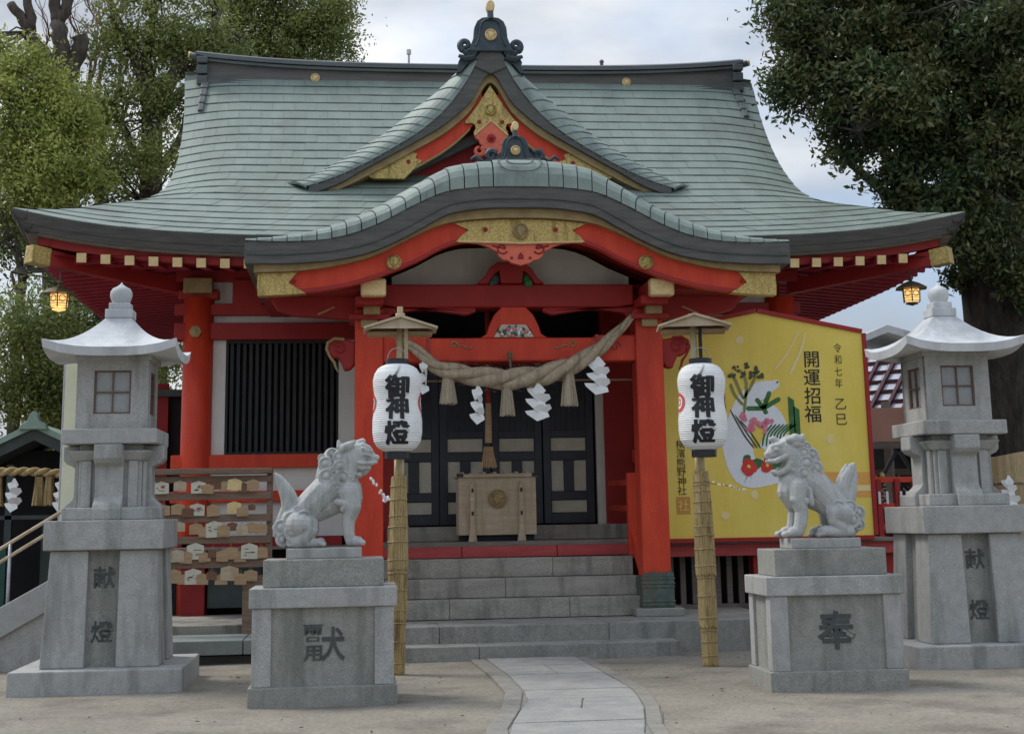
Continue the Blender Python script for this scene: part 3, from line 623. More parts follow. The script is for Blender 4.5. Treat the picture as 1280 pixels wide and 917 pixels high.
for sg in (-1, 1):
    b = MB(); p_, q_ = scroll(XC + .04 + sg * .30, 5.97, 17.98, .07, sg, .042, start=2.6, turns=-1.1); b.tube(p_, q_, 7)
    b.prism([(XC + .04 + sg * x, z) for x, z in ((.12, 6.06), (.2, 6.0), (.27, 5.92), (.34, 5.93), (.40, 5.90), (.44, 5.93), (.5, 5.88), (.60, 5.86), (.62, 5.83), (.1, 5.83))][::sg], 'y', 17.96, 18.06)
    b.tube([(XC + .04 + sg * .42, 17.97, 5.9), (XC + .04 + sg * .5, 17.97, 5.96), (XC + .04 + sg * .56, 17.97, 5.92)], [.03, .025, .015], 6)
    b.build('ornament_wing', 'ornament_dark', o, bev=.008)
MB().prism([(XC + .04 + x, z) for x, z in ((-.56, 5.75), (.56, 5.75), (.61, 5.80), (.60, 5.84), (-.60, 5.84), (-.61, 5.80))], 'y', 17.86, 18.2).build('ornament_base', 'ridge_bronze', o, bev=.012)
MB().box(XC - .5, XC + .55, 17.9, 20.5, 5.70, 5.79).build('porch_ridge', 'ridge_bronze', pr_, bev=.02)
# ------------------------------------------------ porch posts, beams, brackets
def part(mb, name, mat, bev=.006, parent=None, **k): return mb.build(name, mat, parent or hall, bev=bev, **k)
PX = (.137, 3.60)
for i, px in enumerate(PX):
    p_ = part(MB().box(px - .172, px + .172, 18.03, 18.37, .44, 4.05), 'porch_post', 'vermilion', .02)
    part(MB().box(px - .29, px + .29, 17.90, 18.48, .33, .425), 'plinth_stone', 'granite_dark', .012, p_)
    f_ = part(MB().box(px - .195, px + .195, 18.0, 18.4, .425, .80), 'post_shoe', 'patina_foot', .01, p_)
    for z0 in (.45, .49, .66, .70, .755): part(MB().box(px - .203, px + .203, 17.992, 18.408, z0, z0 + .022), 'shoe_moulding', 'patina_foot', .004, f_)
    sc = [(px - .195, .79)]
    for j in range(4): c = px - .195 + .0975 * (j + .5); sc += [(c - .03, .845), (c, .86 if j % 2 else .84), (c + .03, .845), (c + .0487, .81)]
    sc += [(px + .195, .79)]
    part(MB().prism(sc, 'y', 17.994, 18.01), 'shoe_scallop', 'patina_foot', 0, f_)
    # stacked bracket arms with gilded ends reaching forward
    part(MB().box(px + .0 - .17, px + .17, 17.6, 18.6, 4.04, 4.15), 'bearing_block', 'red_shade', .02)
    for (w, y, z0, z1, nm, mt, dx) in ((.30, 17.33, 4.10, 4.315, 'beam_end', 'gold_paint', .045), (.20, 17.80, 3.95, 4.145, 'bracket_end', 'gold_dull', .03), (.20, 17.96, 3.81, 3.905, 'bracket_end', 'gold_dull', .0)):
        a = part(MB().box(px + dx - w / 2 + .01, px + dx + w / 2 - .01, y + .03, 18.3, z0 + .005, z1 - .005), 'bracket_arm', 'red_shade', .01)
        part(MB().box(px + dx - w / 2, px + dx + w / 2, y, y + .16, z0, z1), nm, mt, .03 if w > .25 else .006, a)
    part(MB().box(px - .24, px + .24, 17.9, 18.5, 3.90, 3.97), 'bearing_block', 'red_shade', .015)
    # purlin running from the hall to the porch edge and its boat-shaped bracket
    part(MB().box(px + .045 - .13, px + .045 + .13, 17.4, 20.5, 4.12, 4.30), 'purlin', 'red_shade', .01)
    sg = -1 if i == 0 else 1
    part(MB().prism([(px + sg * x, z) for x, z in ((.15, 3.93), (.9, 3.98), (1.12, 4.05), (1.18, 4.16), (1.18, 4.22), (.15, 4.22))][::-sg], 'y', 18.1, 18.3), 'side_bracket', 'red_shade', .01)
    part(MB().box(min(px + sg * .1, px + sg * 1.3), max(px + sg * .1, px + sg * 1.3), 17.5, 19.9, 4.2, 4.27), 'side_soffit', 'red_deep', 0)
    part(MB().bar((px + sg * .42, 17.98, 4.06), (px + sg * .62, 17.98, 3.97), .012, .02), 'gold_line', 'gold_dull', 0)
    # carved nosing past the post
    c = (px + sg * .33, 3.50) ; b = MB()
    b.prism([(px + sg * x, z) for x, z in ((.16, 3.66), (.3, 3.68), (.42, 3.68), (.50, 3.62), (.50, 3.52), (.44, 3.46), (.37, 3.46), (.33, 3.38), (.3, 3.30), (.22, 3.32), (.17, 3.38))][::-sg], 'y', 18.1, 18.28)
    ns = part(b, 'carved_nosing', 'red_shade', .02)
    p2, q2 = scroll(px + sg * .36, 3.57, 18.095, .085, sg, .02, start=.4, turns=1.3); part(MB().tube(p2, q2, 6), 'nosing_scroll', 'red_deep', 0, ns)
    part(MB().tube([(px + sg * x, 18.09, z) for x, z in ((.3, 3.68), (.42, 3.69), (.5, 3.64), (.515, 3.56), (.47, 3.46), (.42, 3.40), (.40, 3.33), (.37, 3.28))], [.02, .02, .02, .018, .016, .02, .014, .006], 6), 'nosing_edge', 'gold_dull' if i == 0 else 'red_deep', 0, ns)
Y0, Y1 = 18.08, 18.32
kb = part(MB().prism([(.30, 4.10), (.5, 4.07), (3.2, 4.07), (3.43, 4.10), (3.43, 4.355), (.30, 4.355)], 'y', Y0, Y1), 'rainbow_beam', 'red_shade', .02)
part(MB().prism([(.28, 3.40), (3.45, 3.40), (3.45, 3.69), (.28, 3.69)], 'y', Y0 + .01, Y1 - .02), 'tie_beam', 'vermilion', .02)
for a, c in ((.3, .86), (2.95, 3.45)):       # thicker carved ends of the tie beam
    part(MB().box(a, c, Y0 - .005, Y1, 3.395, 3.72), 'beam_sleeve', 'vermilion', .02)
    e = c if a < 1 else a
    part(MB().box(e - .02, e + .02, Y0 - .02, Y1, 3.385, 3.725), 'sleeve_moulding', 'red_beam', .008)
for x in (1.17, 2.65):
    sg = 1 if x < 2 else -1; p2, q2 = scroll(x, 3.60, Y0 + .0, .05, sg, .012, start=0, turns=1.); part(MB().tube(p2, q2, 5).tube([(x + sg * (.05 + .03 * i), Y0, 3.58 + .02 * math.sin(i)) for i in range(7)], .009, 5), 'beam_carving', 'gold_dull', 0)
for sg, xx in ((-1, .62), (1, 3.18)):
    p2, q2 = scroll(xx, 3.57, Y0 - .01, .07, sg, .016, start=0, turns=1.2); part(MB().tube(p2, q2, 5), 'beam_carving', 'red_beam', 0)
# arched red boards hanging under the upper beam (cloud-shaped openings)
for a, c in ((.30, 1.45), (2.29, 3.44)):
    part(MB().prism([(a, 4.08), (c, 4.08), (c, 4.02), (c - .12, 3.98), (a + .5, 4.06), (a + .12, 4.0), (a, 3.82)] if a < 1 else [(a, 4.08), (c, 4.08), (c, 3.82), (c - .12, 4.0), (c - .5, 4.06), (a + .12, 3.98), (a, 4.02)], 'y', Y0 + .06, Y1 - .06), 'spandrel', 'red_shade', .01)
# frog-leg struts: lower with painted flowers, upper behind the pendant
lg = part(MB().prism([(XC + x, z) for x, z in ((-.42, 3.69), (-.34, 3.74), (-.30, 3.86), (-.24, 3.98), (-.14, 4.08), (.14, 4.08), (.24, 3.98), (.30, 3.86), (.34, 3.74), (.42, 3.69), (.25, 3.69), (.2, 3.80), (.15, 3.855), (-.15, 3.855), (-.2, 3.80), (-.25, 3.69))], 'y', Y0 + .02, Y1 - .04), 'frog_leg_strut', 'vermilion', .012)
part(MB().prism([(XC + x, z) for x, z in ((-.25, 3.70), (.25, 3.70), (.15, 3.86), (-.15, 3.86))], 'y', Y0 + .03, Y0 + .1), 'flower_panel', 'cream_panel', 0, lg)
b1, b2, b3 = MB(), MB(), MB()
for i in range(34):
    x = random.uniform(-.2, .2); z = 3.715 + random.random() * .13 * (1 - abs(x) * 2.2); (b1 if i % 3 == 0 else b2 if i % 3 == 1 else b3).ball((XC + x, Y0 + .02, z), random.uniform(.014, .026), 6)
part(b1, 'painted_flowers', 'paint_pink', 0, lg, kind='stuff'); part(b2, 'painted_leaves', 'paint_green', 0, lg, kind='stuff'); part(b3, 'painted_blossoms', 'paint_white', 0, lg, kind='stuff')
lg = part(MB().prism([(XC + x, z) for x, z in ((-.46, 4.355), (-.38, 4.42), (-.30, 4.55), (-.2, 4.62), (.12, 4.62), (.22, 4.55), (.30, 4.42), (.38, 4.355), (.26, 4.355), (.2, 4.46), (.12, 4.52), (.1, 4.36), (-.16, 4.36), (-.18, 4.52), (-.26, 4.46), (-.32, 4.355))], 'y', 18.0, 18.2), 'frog_leg_strut', 'red_shade', .012)
part(MB().ball((XC - .23, 18.1, 4.42), .07, 8).ball((XC - .26, 18.08, 4.38), .05, 8), 'carved_wave', 'slate_green', 0, lg); part(MB().ball((XC + .17, 18.1, 4.42), .06, 8).ball((XC + .19, 18.08, 4.37), .06, 8), 'carved_leaf', 'paint_green', 0, lg)
ptop = [(XC - s, max(gb_(s) + .0, 4.36)) for s in np.linspace(1.5, 0, 12)] + [(XC + s, max(gb_(s), 4.36)) for s in np.linspace(0, 1.5, 12)]
part(MB().prism([(XC - 1.5, 4.352)] + [(x, z + .12) for x, z in ptop] + [(XC + 1.5, 4.352)], 'y', 18.34, 18.38), 'tympanum', 'plaster', 0)
part(MB().box(.2, 3.6, 18.6, 18.64, 3.2, 3.22), 'curtain_pole', 'gold_dull', 0)
# dark ceiling and cross beams between porch and hall
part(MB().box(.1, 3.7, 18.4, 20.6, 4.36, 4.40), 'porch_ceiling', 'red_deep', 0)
for px in PX: part(MB().box(px - .11, px + .11, 18.3, 20.5, 3.72, 3.98), 'link_beam', 'red_shade', .01)

# ------------------------------------------------ front wall
YW = 20.6; FZ = 1.22
post = MB().lathe([(.205, .33), (.205, 4.55)], (0, 0, 0), 20).mesh('wall_post', 'vermilion', smooth=True)
for x in (-2.18, 6.02): piece(post, 'wall_post', hall, (x, YW - .02, 0))
for x, w in ((.26, .26), (3.62, .2)): part(MB().box(x - w, x + w, YW - .06, YW + .2, 1.2, 4.5), 'door_post', 'red_shade', .01)
part(MB().box(.46, .58, YW - .03, YW + .1, 1.38, 3.62), 'door_jamb', 'wood_dark', .004); part(MB().box(3.31, 3.42, YW - .03, YW + .1, 1.38, 3.62), 'door_jamb', 'plaster', .004)
part(MB().box(.3, 3.6, YW - .05, YW + .1, 3.60, 3.95), 'door_head', 'red_deep', .01)
for z0, z1, mt, y in ((3.975, 4.205, 'red_shade', -.12), (4.31, 4.47, 'red_shade', -.12), (2.235, 2.415, 'vermilion', -.1), (1.78, 1.93, 'vermilion', -.08), (4.78, 4.95, 'red_shade', -.1)):
    part(MB().box(-2.5, .0, YW + y, YW + .1, z0, z1), 'rail_beam', mt, .01); part(MB().box(3.8, 6.3, YW + y, YW + .1, z0, z1), 'rail_beam', mt, .01)
for x0, x1 in ((-2.0, .0), (3.82, 5.85)):
    for z0, z1 in ((4.20, 4.31), (4.47, 4.78), (1.93, 2.235), (1.32, 1.78)): part(MB().box(x0, x1, YW - .0, YW + .05, z0, z1), 'wall_panel', 'plaster', 0)
part(MB().box(-1.72, -1.3, YW - .14, YW + .1, 4.42, 4.82), 'bracket_block', 'red_shade', .03); part(MB().box(-2.45, -1.9, YW - .16, YW + .12, 4.53, 4.66), 'bracket_block', 'red_shade', .02)
part(MB().box(-2.37, -1.98, YW - .30, YW - .1, 4.60, 4.80), 'bracket_end', 'gold_dull', .01)
part(MB().lathe([(.085, 0), (.085, -.02), (.03, -.03), (.001, -.04)], (-2.2, YW - .225, 4.07), 6, axis='y'), 'nail_cover', 'gold_dull', 0)
for x0, x1 in ((-2.0, -1.80), (-.26, -.04)): part(MB().box(x0, x1, YW - .02, YW + .05, 2.415, 3.975), 'window_jamb', 'plaster', .004)
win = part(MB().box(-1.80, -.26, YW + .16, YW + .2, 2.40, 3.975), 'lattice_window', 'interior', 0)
part(MB().box(-1.80, -.26, YW - .01, YW + .12, 2.415, 2.45), 'window_sill', 'wood_dark', .004, win); part(MB().box(-1.80, -.26, YW - .01, YW + .12, 3.93, 3.975), 'window_head', 'wood_dark', .004, win)
for x in (-1.80, -.29): part(MB().box(x, x + .035, YW - .01, YW + .12, 2.45, 3.93), 'window_stile', 'wood_dark', .004, win)
sl = MB().box(-.0225, .0225, 0, .05, 2.45, 3.93).mesh('lattice_bar', 'wood_dark')
for i in range(17): piece(sl, 'lattice_bar', win, (-1.72 + i * .0855, YW + .02, 0))
# small odds and ends standing behind the lattice
oddm = MB().lathe([(.03, 0), (.04, .1), (.015, .16), (.02, .22)], (0, 0, 0), 8).mesh('vessel', 'plaster')
# doors
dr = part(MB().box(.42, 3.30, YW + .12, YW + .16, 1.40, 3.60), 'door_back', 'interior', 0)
for i, cx in enumerate((.77, 1.48, 2.20, 2.92)):
    yo = YW + (.02 if i % 2 else .05); lf = part(MB().box(cx - .352, cx + .352, yo + .035, yo + .06, 1.43, 3.585), 'door_leaf', 'door_blue', .003)
    fr = MB()
    for x0, x1, z0, z1 in ((-.352, -.25, 1.43, 3.585), (.25, .352, 1.43, 3.585), (-.25, .25, 1.43, 1.57), (-.25, .25, 1.745, 1.86), (-.25, .25, 2.29, 2.41), (-.25, .25, 2.60, 2.70), (-.25, .25, 3.50, 3.585), (-.07, .07, 1.86, 2.29)): fr.box(cx + x0, cx + x1, yo, yo + .04, z0, z1)
    part(fr, 'door_frame', 'door_blue', .004, lf)
    for x0, x1, z0, z1 in ((-.245, .245, 2.415, 2.595), (-.245, .245, 1.575, 1.74), (-.245, -.07, 1.865, 2.285), (.07, .245, 1.865, 2.285)):
        part(MB().box(cx + x0 + .004, cx + x1 - .004, yo + .022, yo + .04, z0 + .003, z1 - .003), 'door_panel', 'cream_panel', 0, lf)
    for j in range(1, 6): part(MB().box(cx - .25 + j * .083 - .007, cx - .25 + j * .083 + .007, yo + .01, yo + .034, 2.70, 3.50), 'door_bar', 'door_blue', 0, lf)
    for j in range(1, 4): part(MB().box(cx - .25, cx + .25, yo + .014, yo + .032, 2.70 + j * .2 - .007, 2.70 + j * .2 + .007), 'door_bar', 'door_blue', 0, lf)
part(MB().box(.40, 3.66, 20.1, YW + .1, 1.222, 1.41), 'door_sill', 'step_stone', .01)
# porch floor and its red front beam
part(MB().box(-.15, 3.86, 19.03, 20.7, 1.165, 1.222), 'porch_floor', 'wood_grey', .006)
for a, c in ((-.15, 1.31), (1.315, 2.52), (2.525, 3.44)): part(MB().box(a, c - .004, 19.03, 19.2, 1.03, 1.165), 'floor_beam', 'red_beam', .006)
part(MB().box(-.15, .33, 19.1, 19.2, .33, 1.03), 'step_cheek', 'red_deep', .0)
for x in (3.47,):                             # red railing beside the right post
    for z in (1.95, 1.62): part(MB().bar((x, 18.9, z - .02), (x - .03, 20.3, z), .06, .075), 'porch_rail', 'vermilion', .008)
    part(MB().box(x - .055, x + .055, 18.85, 18.97, 1.03, 2.05), 'rail_post', 'vermilion', .01); part(MB().prism([(18.42, .84), (18.95, 1.22), (18.95, 1.42), (18.42, 1.0)], 'x', x - .03, x + .03), 'rail_brace', 'vermilion', .006)
part(MB().box(3.66, 3.84, YW - .04, YW, 1.24, 3.6), 'wall_board', 'red_deep', 0)
# veranda to the right with barred skirting; dark void to the left
part(MB().box(3.86, 7.2, 19.05, 20.6, 1.135, 1.175), 'veranda_floor', 'wood_grey', .005)
part(MB().box(3.44, 7.2, 19.1, 19.24, .985, 1.135), 'veranda_beam', 'red_beam', .006)
for x in (5.2, 6.9): part(MB().box(x - .09, x + .09, 19.25, 19.43, .0, .985), 'veranda_post', 'red_shade', .006)
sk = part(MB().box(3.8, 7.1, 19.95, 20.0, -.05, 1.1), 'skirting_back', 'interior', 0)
bar_ = MB().box(-.035, .035, 0, .05, .30, 1.0).mesh('skirting_bar', 'wood_grey')
for i in range(20): piece(bar_, 'skirting_bar', sk, (3.92 + i * .155, 19.5, 0))
part(MB().box(3.8, 7.1, 19.48, 19.56, .30, .37), 'skirting_rail', 'wood_grey', .004, sk)
part(MB().box(-2.4, -.1, 19.8, 20.9, 1.165, 1.20), 'veranda_floor', 'wood_grey', .005)
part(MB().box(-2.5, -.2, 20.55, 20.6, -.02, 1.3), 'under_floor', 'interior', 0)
part(MB().box(-2.30, -1.98, 20.2, 20.5, -.0, 1.32), 'floor_post', 'red_deep', .01)
part(MB().box(-1.95, -1.25, 20.25, 20.3, .42, 1.02), 'vent_panel', 'slate_green', .006)
part(MB().box(-2.4, -.2, 20.2, 20.4, 1.2, 1.32), 'floor_beam', 'red_deep', .006)
# walls of the hall body at the sides and rear
for sg in (-1, 1):
    X_ = XC + sg * 4.1
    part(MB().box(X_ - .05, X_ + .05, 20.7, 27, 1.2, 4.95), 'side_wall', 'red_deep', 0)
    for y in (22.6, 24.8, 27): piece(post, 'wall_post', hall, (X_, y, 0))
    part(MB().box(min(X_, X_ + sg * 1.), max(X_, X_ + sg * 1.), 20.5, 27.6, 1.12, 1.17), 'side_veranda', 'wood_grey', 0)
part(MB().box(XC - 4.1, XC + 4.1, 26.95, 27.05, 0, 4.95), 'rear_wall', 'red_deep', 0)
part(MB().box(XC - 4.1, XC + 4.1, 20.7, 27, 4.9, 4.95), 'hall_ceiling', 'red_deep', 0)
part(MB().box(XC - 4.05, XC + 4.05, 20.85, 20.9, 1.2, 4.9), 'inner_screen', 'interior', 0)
for u in (0.55, 4.55): pass
rod = thing('roof_rod', 'thin pale rod with small cap standing behind the ridge left of the gable', 'rod', (.85, 24.2, 8.7))
MB().tube([(.85, 24.2, 8.7), (.85, 24.2, 9.32)], .018, 6).build('rod_shaft', 'metal_grey', rod); MB().tube([(.85, 24.2, 9.28), (.85, 24.2, 9.36)], .04, 8).build('rod_cap', 'plaster', rod)
rod = thing('roof_stub', 'tiny dark stub on top of the ridge right of the gable', 'rod', (4.1, 23.8, 8.9))
MB().tube([(4.1, 23.8, 8.9), (4.1, 23.8, 9.06)], .03, 6).build('stub_shaft', 'ridge_bronze', rod); MB().ball((4.1, 23.8, 9.07), .04, 6).build('stub_knob', 'ridge_bronze', rod)
# ============================================================ stone lanterns
def stone_lantern(label):
    t = thing('stone_lantern', label, 'stone lantern', (0, 0, 0), 0, 'big stone lanterns before the hall', local=True)
    def pt(mb, name, mat='granite', bev=.012, parent=None, **k): return mb.build(name, mat, parent or t, bev=bev, **k)
    pt(MB().frus((-.79, .79, -.79, .79, -.05), (-.785, .785, -.785, .785, .2)), 'base')
    sh = pt(MB().frus((-.47, .47, -.47, .47, .2), (-.43, .43, -.43, .43, 1.275)), 'shaft', 'granite_dark', 0)
    for sx in (-1, 1):
        for sy in (-1, 1):
            def q(a, b): return (min(sx * a, sx * b), max(sx * a, sx * b))
            def p(a, b): return (min(sy * a, sy * b), max(sy * a, sy * b))
            pt(MB().frus((*q(.145, .55), *p(.145, .55), .2), (*q(.145, .50), *p(.145, .50), 1.273)), 'corner_pier', parent=sh)
    w = glyphs('献', .21, .004, .012); w.shift(0, -.444 - .0, 0); ww = MB(); ww.v = [(x, y + (.0), z + 1.02) for x, y, z in w.v]; ww.f = w.f; ww.v = [(x, y - .0 + 0, z) for x, y, z in ww.v]; pt(ww, 'carved_letter', 'carved_paint', 0, sh)
    w = glyphs('燈', .21, .004, .012); ww = MB(); ww.v = [(x, y - .463, z + .52) for x, y, z in w.v]; ww.f = w.f; pt(ww, 'carved_letter', 'carved_paint', 0, sh)
    pt(MB().box(-.56, .56, -.56, .56, 1.277, 1.555), 'cap_slab')
    nk = pt(MB().box(-.30, .30, -.30, .30, 1.555, 2.28), 'neck', 'granite', .01)
    pt(MB().box(-.43, .43, -.43, .43, 1.556, 1.675), 'neck_foot', 'granite', .012, nk)
    prof = [(.28, 1.556), (.475, 1.556), (.475, 1.655), (.455, 1.70), (.40, 1.745), (.375, 1.78), (.37, 2.06), (.40, 2.08), (.45, 2.10), (.485, 2.14), (.485, 2.275), (.28, 2.275)]
    for k in range(4):
        a = k * math.pi / 2; b = MB().prism(prof, 'y', -.135, .135); b.v = [(x * math.cos(a) - y * math.sin(a), x * math.sin(a) + y * math.cos(a), z) for x, y, z in b.v]; pt(b, 'bracket_fin', 'granite', .01, nk)
        for s_ in (-1, 1):
            b = MB().box(.30, .335, s_ * .22 - .045, s_ * .22 + .045, 1.676, 2.12); b.v = [(x * math.cos(a) - y * math.sin(a), x * math.sin(a) + y * math.cos(a), z) for x, y, z in b.v]; pt(b, 'neck_flute', 'granite', .008, nk)
    pt(MB().frus((-.33, .33, -.33, .33, 2.12), (-.40, .40, -.40, .40, 2.22)), 'neck_cornice', 'granite', .02, nk)
    pt(MB().box(-.455, .455, -.455, .455, 2.28, 2.425), 'tray')
    bx = MB(); wz0, wz1, ww_ = 2.575, 3.0, .178
    for k in range(4):                        # four walls, each with a window opening
        b = MB().box(-.345, -ww_, -.345, -.285, 2.425, 3.19).box(ww_, .345, -.345, -.285, 2.425, 3.19).box(-ww_, ww_, -.345, -.285, 2.425, wz0).box(-ww_, ww_, -.345, -.285, wz1, 3.19)
        a = k * math.pi / 2; b.v = [(x * math.cos(a) - y * math.sin(a), x * math.sin(a) + y * math.cos(a), z + k * .0001) for x, y, z in b.v]; bx.add(b.v, b.f)
    fb = pt(bx, 'fire_box', 'granite', 0)
    for k in range(4):
        a = k * math.pi / 2
        def rr(b): b.v = [(x * math.cos(a) - y * math.sin(a), x * math.sin(a) + y * math.cos(a), z) for x, y, z in b.v]; return b
        wf = MB(); e = .016; yy = (-.332, -.31)
        wf.box(-ww_, -ww_ + e, *yy, wz0, wz1).box(ww_ - e, ww_, *yy, wz0, wz1).box(-ww_ + e, ww_ - e, *yy, wz0, wz0 + e).box(-ww_ + e, ww_ - e, *yy, wz1 - e, wz1).box(-.006, .006, *yy, wz0 + e, wz1 - e).box(-ww_ + e, -.006, *yy, (wz0 + wz1) / 2 - .006, (wz0 + wz1) / 2 + .006).box(.006, ww_ - e, *yy, (wz0 + wz1) / 2 - .006, (wz0 + wz1) / 2 + .006)
        wn = pt(rr(wf), 'window', 'shoji_frame', 0, fb); pt(rr(MB().box(-ww_, ww_, -.306, -.29, wz0, wz1)), 'pane', 'shoji_pane', 0, fb)
    pt(MB().box(-.37, .37, -.37, .37, 3.10, 3.185), 'roof_bed', 'granite', .01, fb)
    # roof: concave slopes with upturned corners
    b = MB(); n = 9; rows = []
    def ez(q): return 3.20 + .085 * abs(q) ** 3
    for lv in np.linspace(0, 1, 9):
        h = .64 + (.115 - .64) * lv; zc = .36 * lv ** 1.75 ; ring = []
        for sd in range(4):
            for q in np.linspace(-1, 1, n)[:-1]:
                x, y = q * h, -h; z = 3.20 + zc * 1.0 + (ez(q) - 3.20) * (1 - lv) ** 2
                a = sd * math.pi / 2; ring.append((x * math.cos(a) - y * math.sin(a), x * math.sin(a) + y * math.cos(a), z))
        rows.append(ring)
    lo = [(x * .985, y * .985, z - .085) for x, y, z in rows[0]]; lo2 = [(x * .55, y * .55, 3.15) for x, y, z in rows[0]]
    b.grid([lo2, lo] + [rows[0]] + rows[1:], True); b.f.append(tuple(range(len(b.v) - len(lo), len(b.v))))
    rf = pt(b, 'roof', 'granite_pale', 0)
    pt(MB().box(-.135, .135, -.135, .135, 3.55, 3.64), 'finial_base', 'granite_pale', .008, rf); pt(MB().box(-.105, .105, -.105, .105, 3.64, 3.71), 'finial_neck', 'granite_pale', .012, rf)
    pt(MB().lathe([(.085, 3.70), (.09, 3.725), (.10, 3.75), (.112, 3.79), (.108, 3.83), (.085, 3.865), (.045, 3.885), (.018, 3.905), (.001, 3.93)], (0, 0, 0), 20), 'finial_jewel', 'granite_pale', 0, rf, smooth=True)
    return t
s1 = stone_lantern('tall pale granite lantern on the left, beside the plaque rack, with white roof')
s1.location = (-2.395, 15.24, 0)
s2 = copy_tree(s1); s2.location = (6.255, 15.32, 0); s2['label'] = 'tall granite lantern on the right, in front of the big tree trunk, greyer roof'
for c in s2.children_recursive:
    if c.name.startswith('roof') and c.type == 'MESH' and 'bed' not in c.name: pass

# ============================================================ pedestals
def pedestal(cx, cy, label, chars, grp='pedestals of the guardian lions'):
    t = thing('pedestal', label, 'pedestal', (cx, cy + .36, 0), 0, grp); D = .76
    def B(x0, x1, y0, y1, z0, z1, name, mat='granite_dark', parent=None, bev=.01): return MB().box(cx + x0, cx + x1, cy + y0, cy + y1, z0, z1).build(name, mat, parent or t, bev=bev)
    B(-.625, .625, 0, D, -.05, .148, 'base')
    c = B(-.57, .57, .045, D - .045, .148, .79, 'core', bev=0)
    for x0, x1 in ((-.597, -.435), (.435, .597)):
        for y0, y1 in ((.018, .16), (D - .16, D - .018)): B(x0, x1, y0, y1, .149, .789, 'corner_pier', 'granite', c, .006)
    B(-.625, .625, 0, D, .79, .955, 'cap_slab', 'granite'); B(-.515, .515, .09, D - .09, .955, 1.19, 'upper_block'); B(-.325, .325, .19, D - .19, 1.19, 1.28, 'plinth', 'granite')
    for ch, s, dx, dz, sx, sz in chars:
        g = glyphs(ch, s, .004, .022); g.v = [(cx + dx + x * sx, cy + .041 + y, .49 + dz + z * sz) for x, y, z in g.v]; g.build('carved_letter', 'carved_paint', t)
    return t
pedestal(-.285, 13.04, 'square granite pedestal of the left guardian lion, one wide carved letter on its front', [('雨', .17, -.085, .118, 1, .55), ('口', .09, -.085, .040, 1.5, .50), ('用', .17, -.085, -.075, 1., .82), ('犬', .25, .085, .0, .80, 1.15)])
pedestal(4.215, 13.12, 'square granite pedestal of the right guardian lion, carved with a three-barred letter', [('奉', .34, 0, 0, 1, 1)])

# ============================================================ guardian lions, sculpted as one surface
def sculpt(name, label, loc, blobs, curls, mat='granite_statue', voxel=.0042, flip=1):
    """blobs: chains of (x, y, z, r) joined by tapered limbs"""
    b = MB()
    for ch in blobs:
        ch = [tuple(c) for c in ch]
        pts = []
        for i in range(len(ch) - 1):
            a, c = ch[i], ch[i + 1]; dd = math.dist(a[:3], c[:3]); n = max(1, int(dd / (.13 * min(a[3], c[3]) + .004)))
            for k in range(n): q = k / n; pts.append([a[j] + (c[j] - a[j]) * q for j in range(4)])
        pts.append(ch[-1])
        for x, y, z, r_ in pts: b.lathe([(max(.0005, math.sin(math.pi * i / 8) * r_), -math.cos(math.pi * i / 8) * r_) for i in range(9)], (x, y, z), 12)
    for x, y, z, r_ in curls:                 # a ball with a spiral groove lying on the side facing out
        sy = -1 if y < 0 else 1
        b.lathe([(max(.0005, math.sin(math.pi * i / 8) * r_ * .62), -math.cos(math.pi * i / 8) * r_ * .62) for i in range(9)], (x, y, z), 12)
        pts = []; rad = []
        for i in range(25):                   # outer coil, open at the end, with a domed middle
            a = i / 24 * 2.5 * math.pi + x * 9; q = r_ * (1.12 - .14 * i / 24); pts.append((x + q * math.cos(a), y + sy * .004, z + q * math.sin(a))); rad.append(r_ * (.25 - .05 * i / 24))
        b.lathe([(max(.0005, math.sin(math.pi * i / 8) * r_ * 1.0), -math.cos(math.pi * i / 8) * r_ * 1.0) for i in range(9)], (x, y - sy * r_ * .55, z), 12)
        b.tube(pts, rad, 6)
    me = bpy.data.meshes.new('raw'); me.from_pydata(b.v, [], b.f); o = bpy.data.objects.new('raw', me); COL.objects.link(o)
    m = o.modifiers.new('r', 'REMESH'); m.mode = 'VOXEL'; m.voxel_size = voxel
    m = o.modifiers.new('s', 'SMOOTH'); m.iterations = 3; m.factor = .5
    bpy.context.view_layer.update(); res = bpy.data.meshes.new_from_object(o.evaluated_get(bpy.context.evaluated_depsgraph_get())); bpy.data.objects.remove(o)
    res.name = name; res.shade_smooth(); res.materials.clear(); res.materials.append(MATS[mat])
    f = bpy.data.objects.new(name, res); COL.objects.link(f); f.location = loc; return f
def zz(px, py, x0=430, z0=825, k=.00123): return ((px - x0) * k, (z0 - py) * k)
def chain(pts, y=0., ys=None, **kw):
    r_ = []
    for i, p in enumerate(pts):
        x, z = zz(p[0], p[1], **kw); r_.append((x, (p[3] if len(p) > 3 else y), z, p[2] * .00123))
    return r_
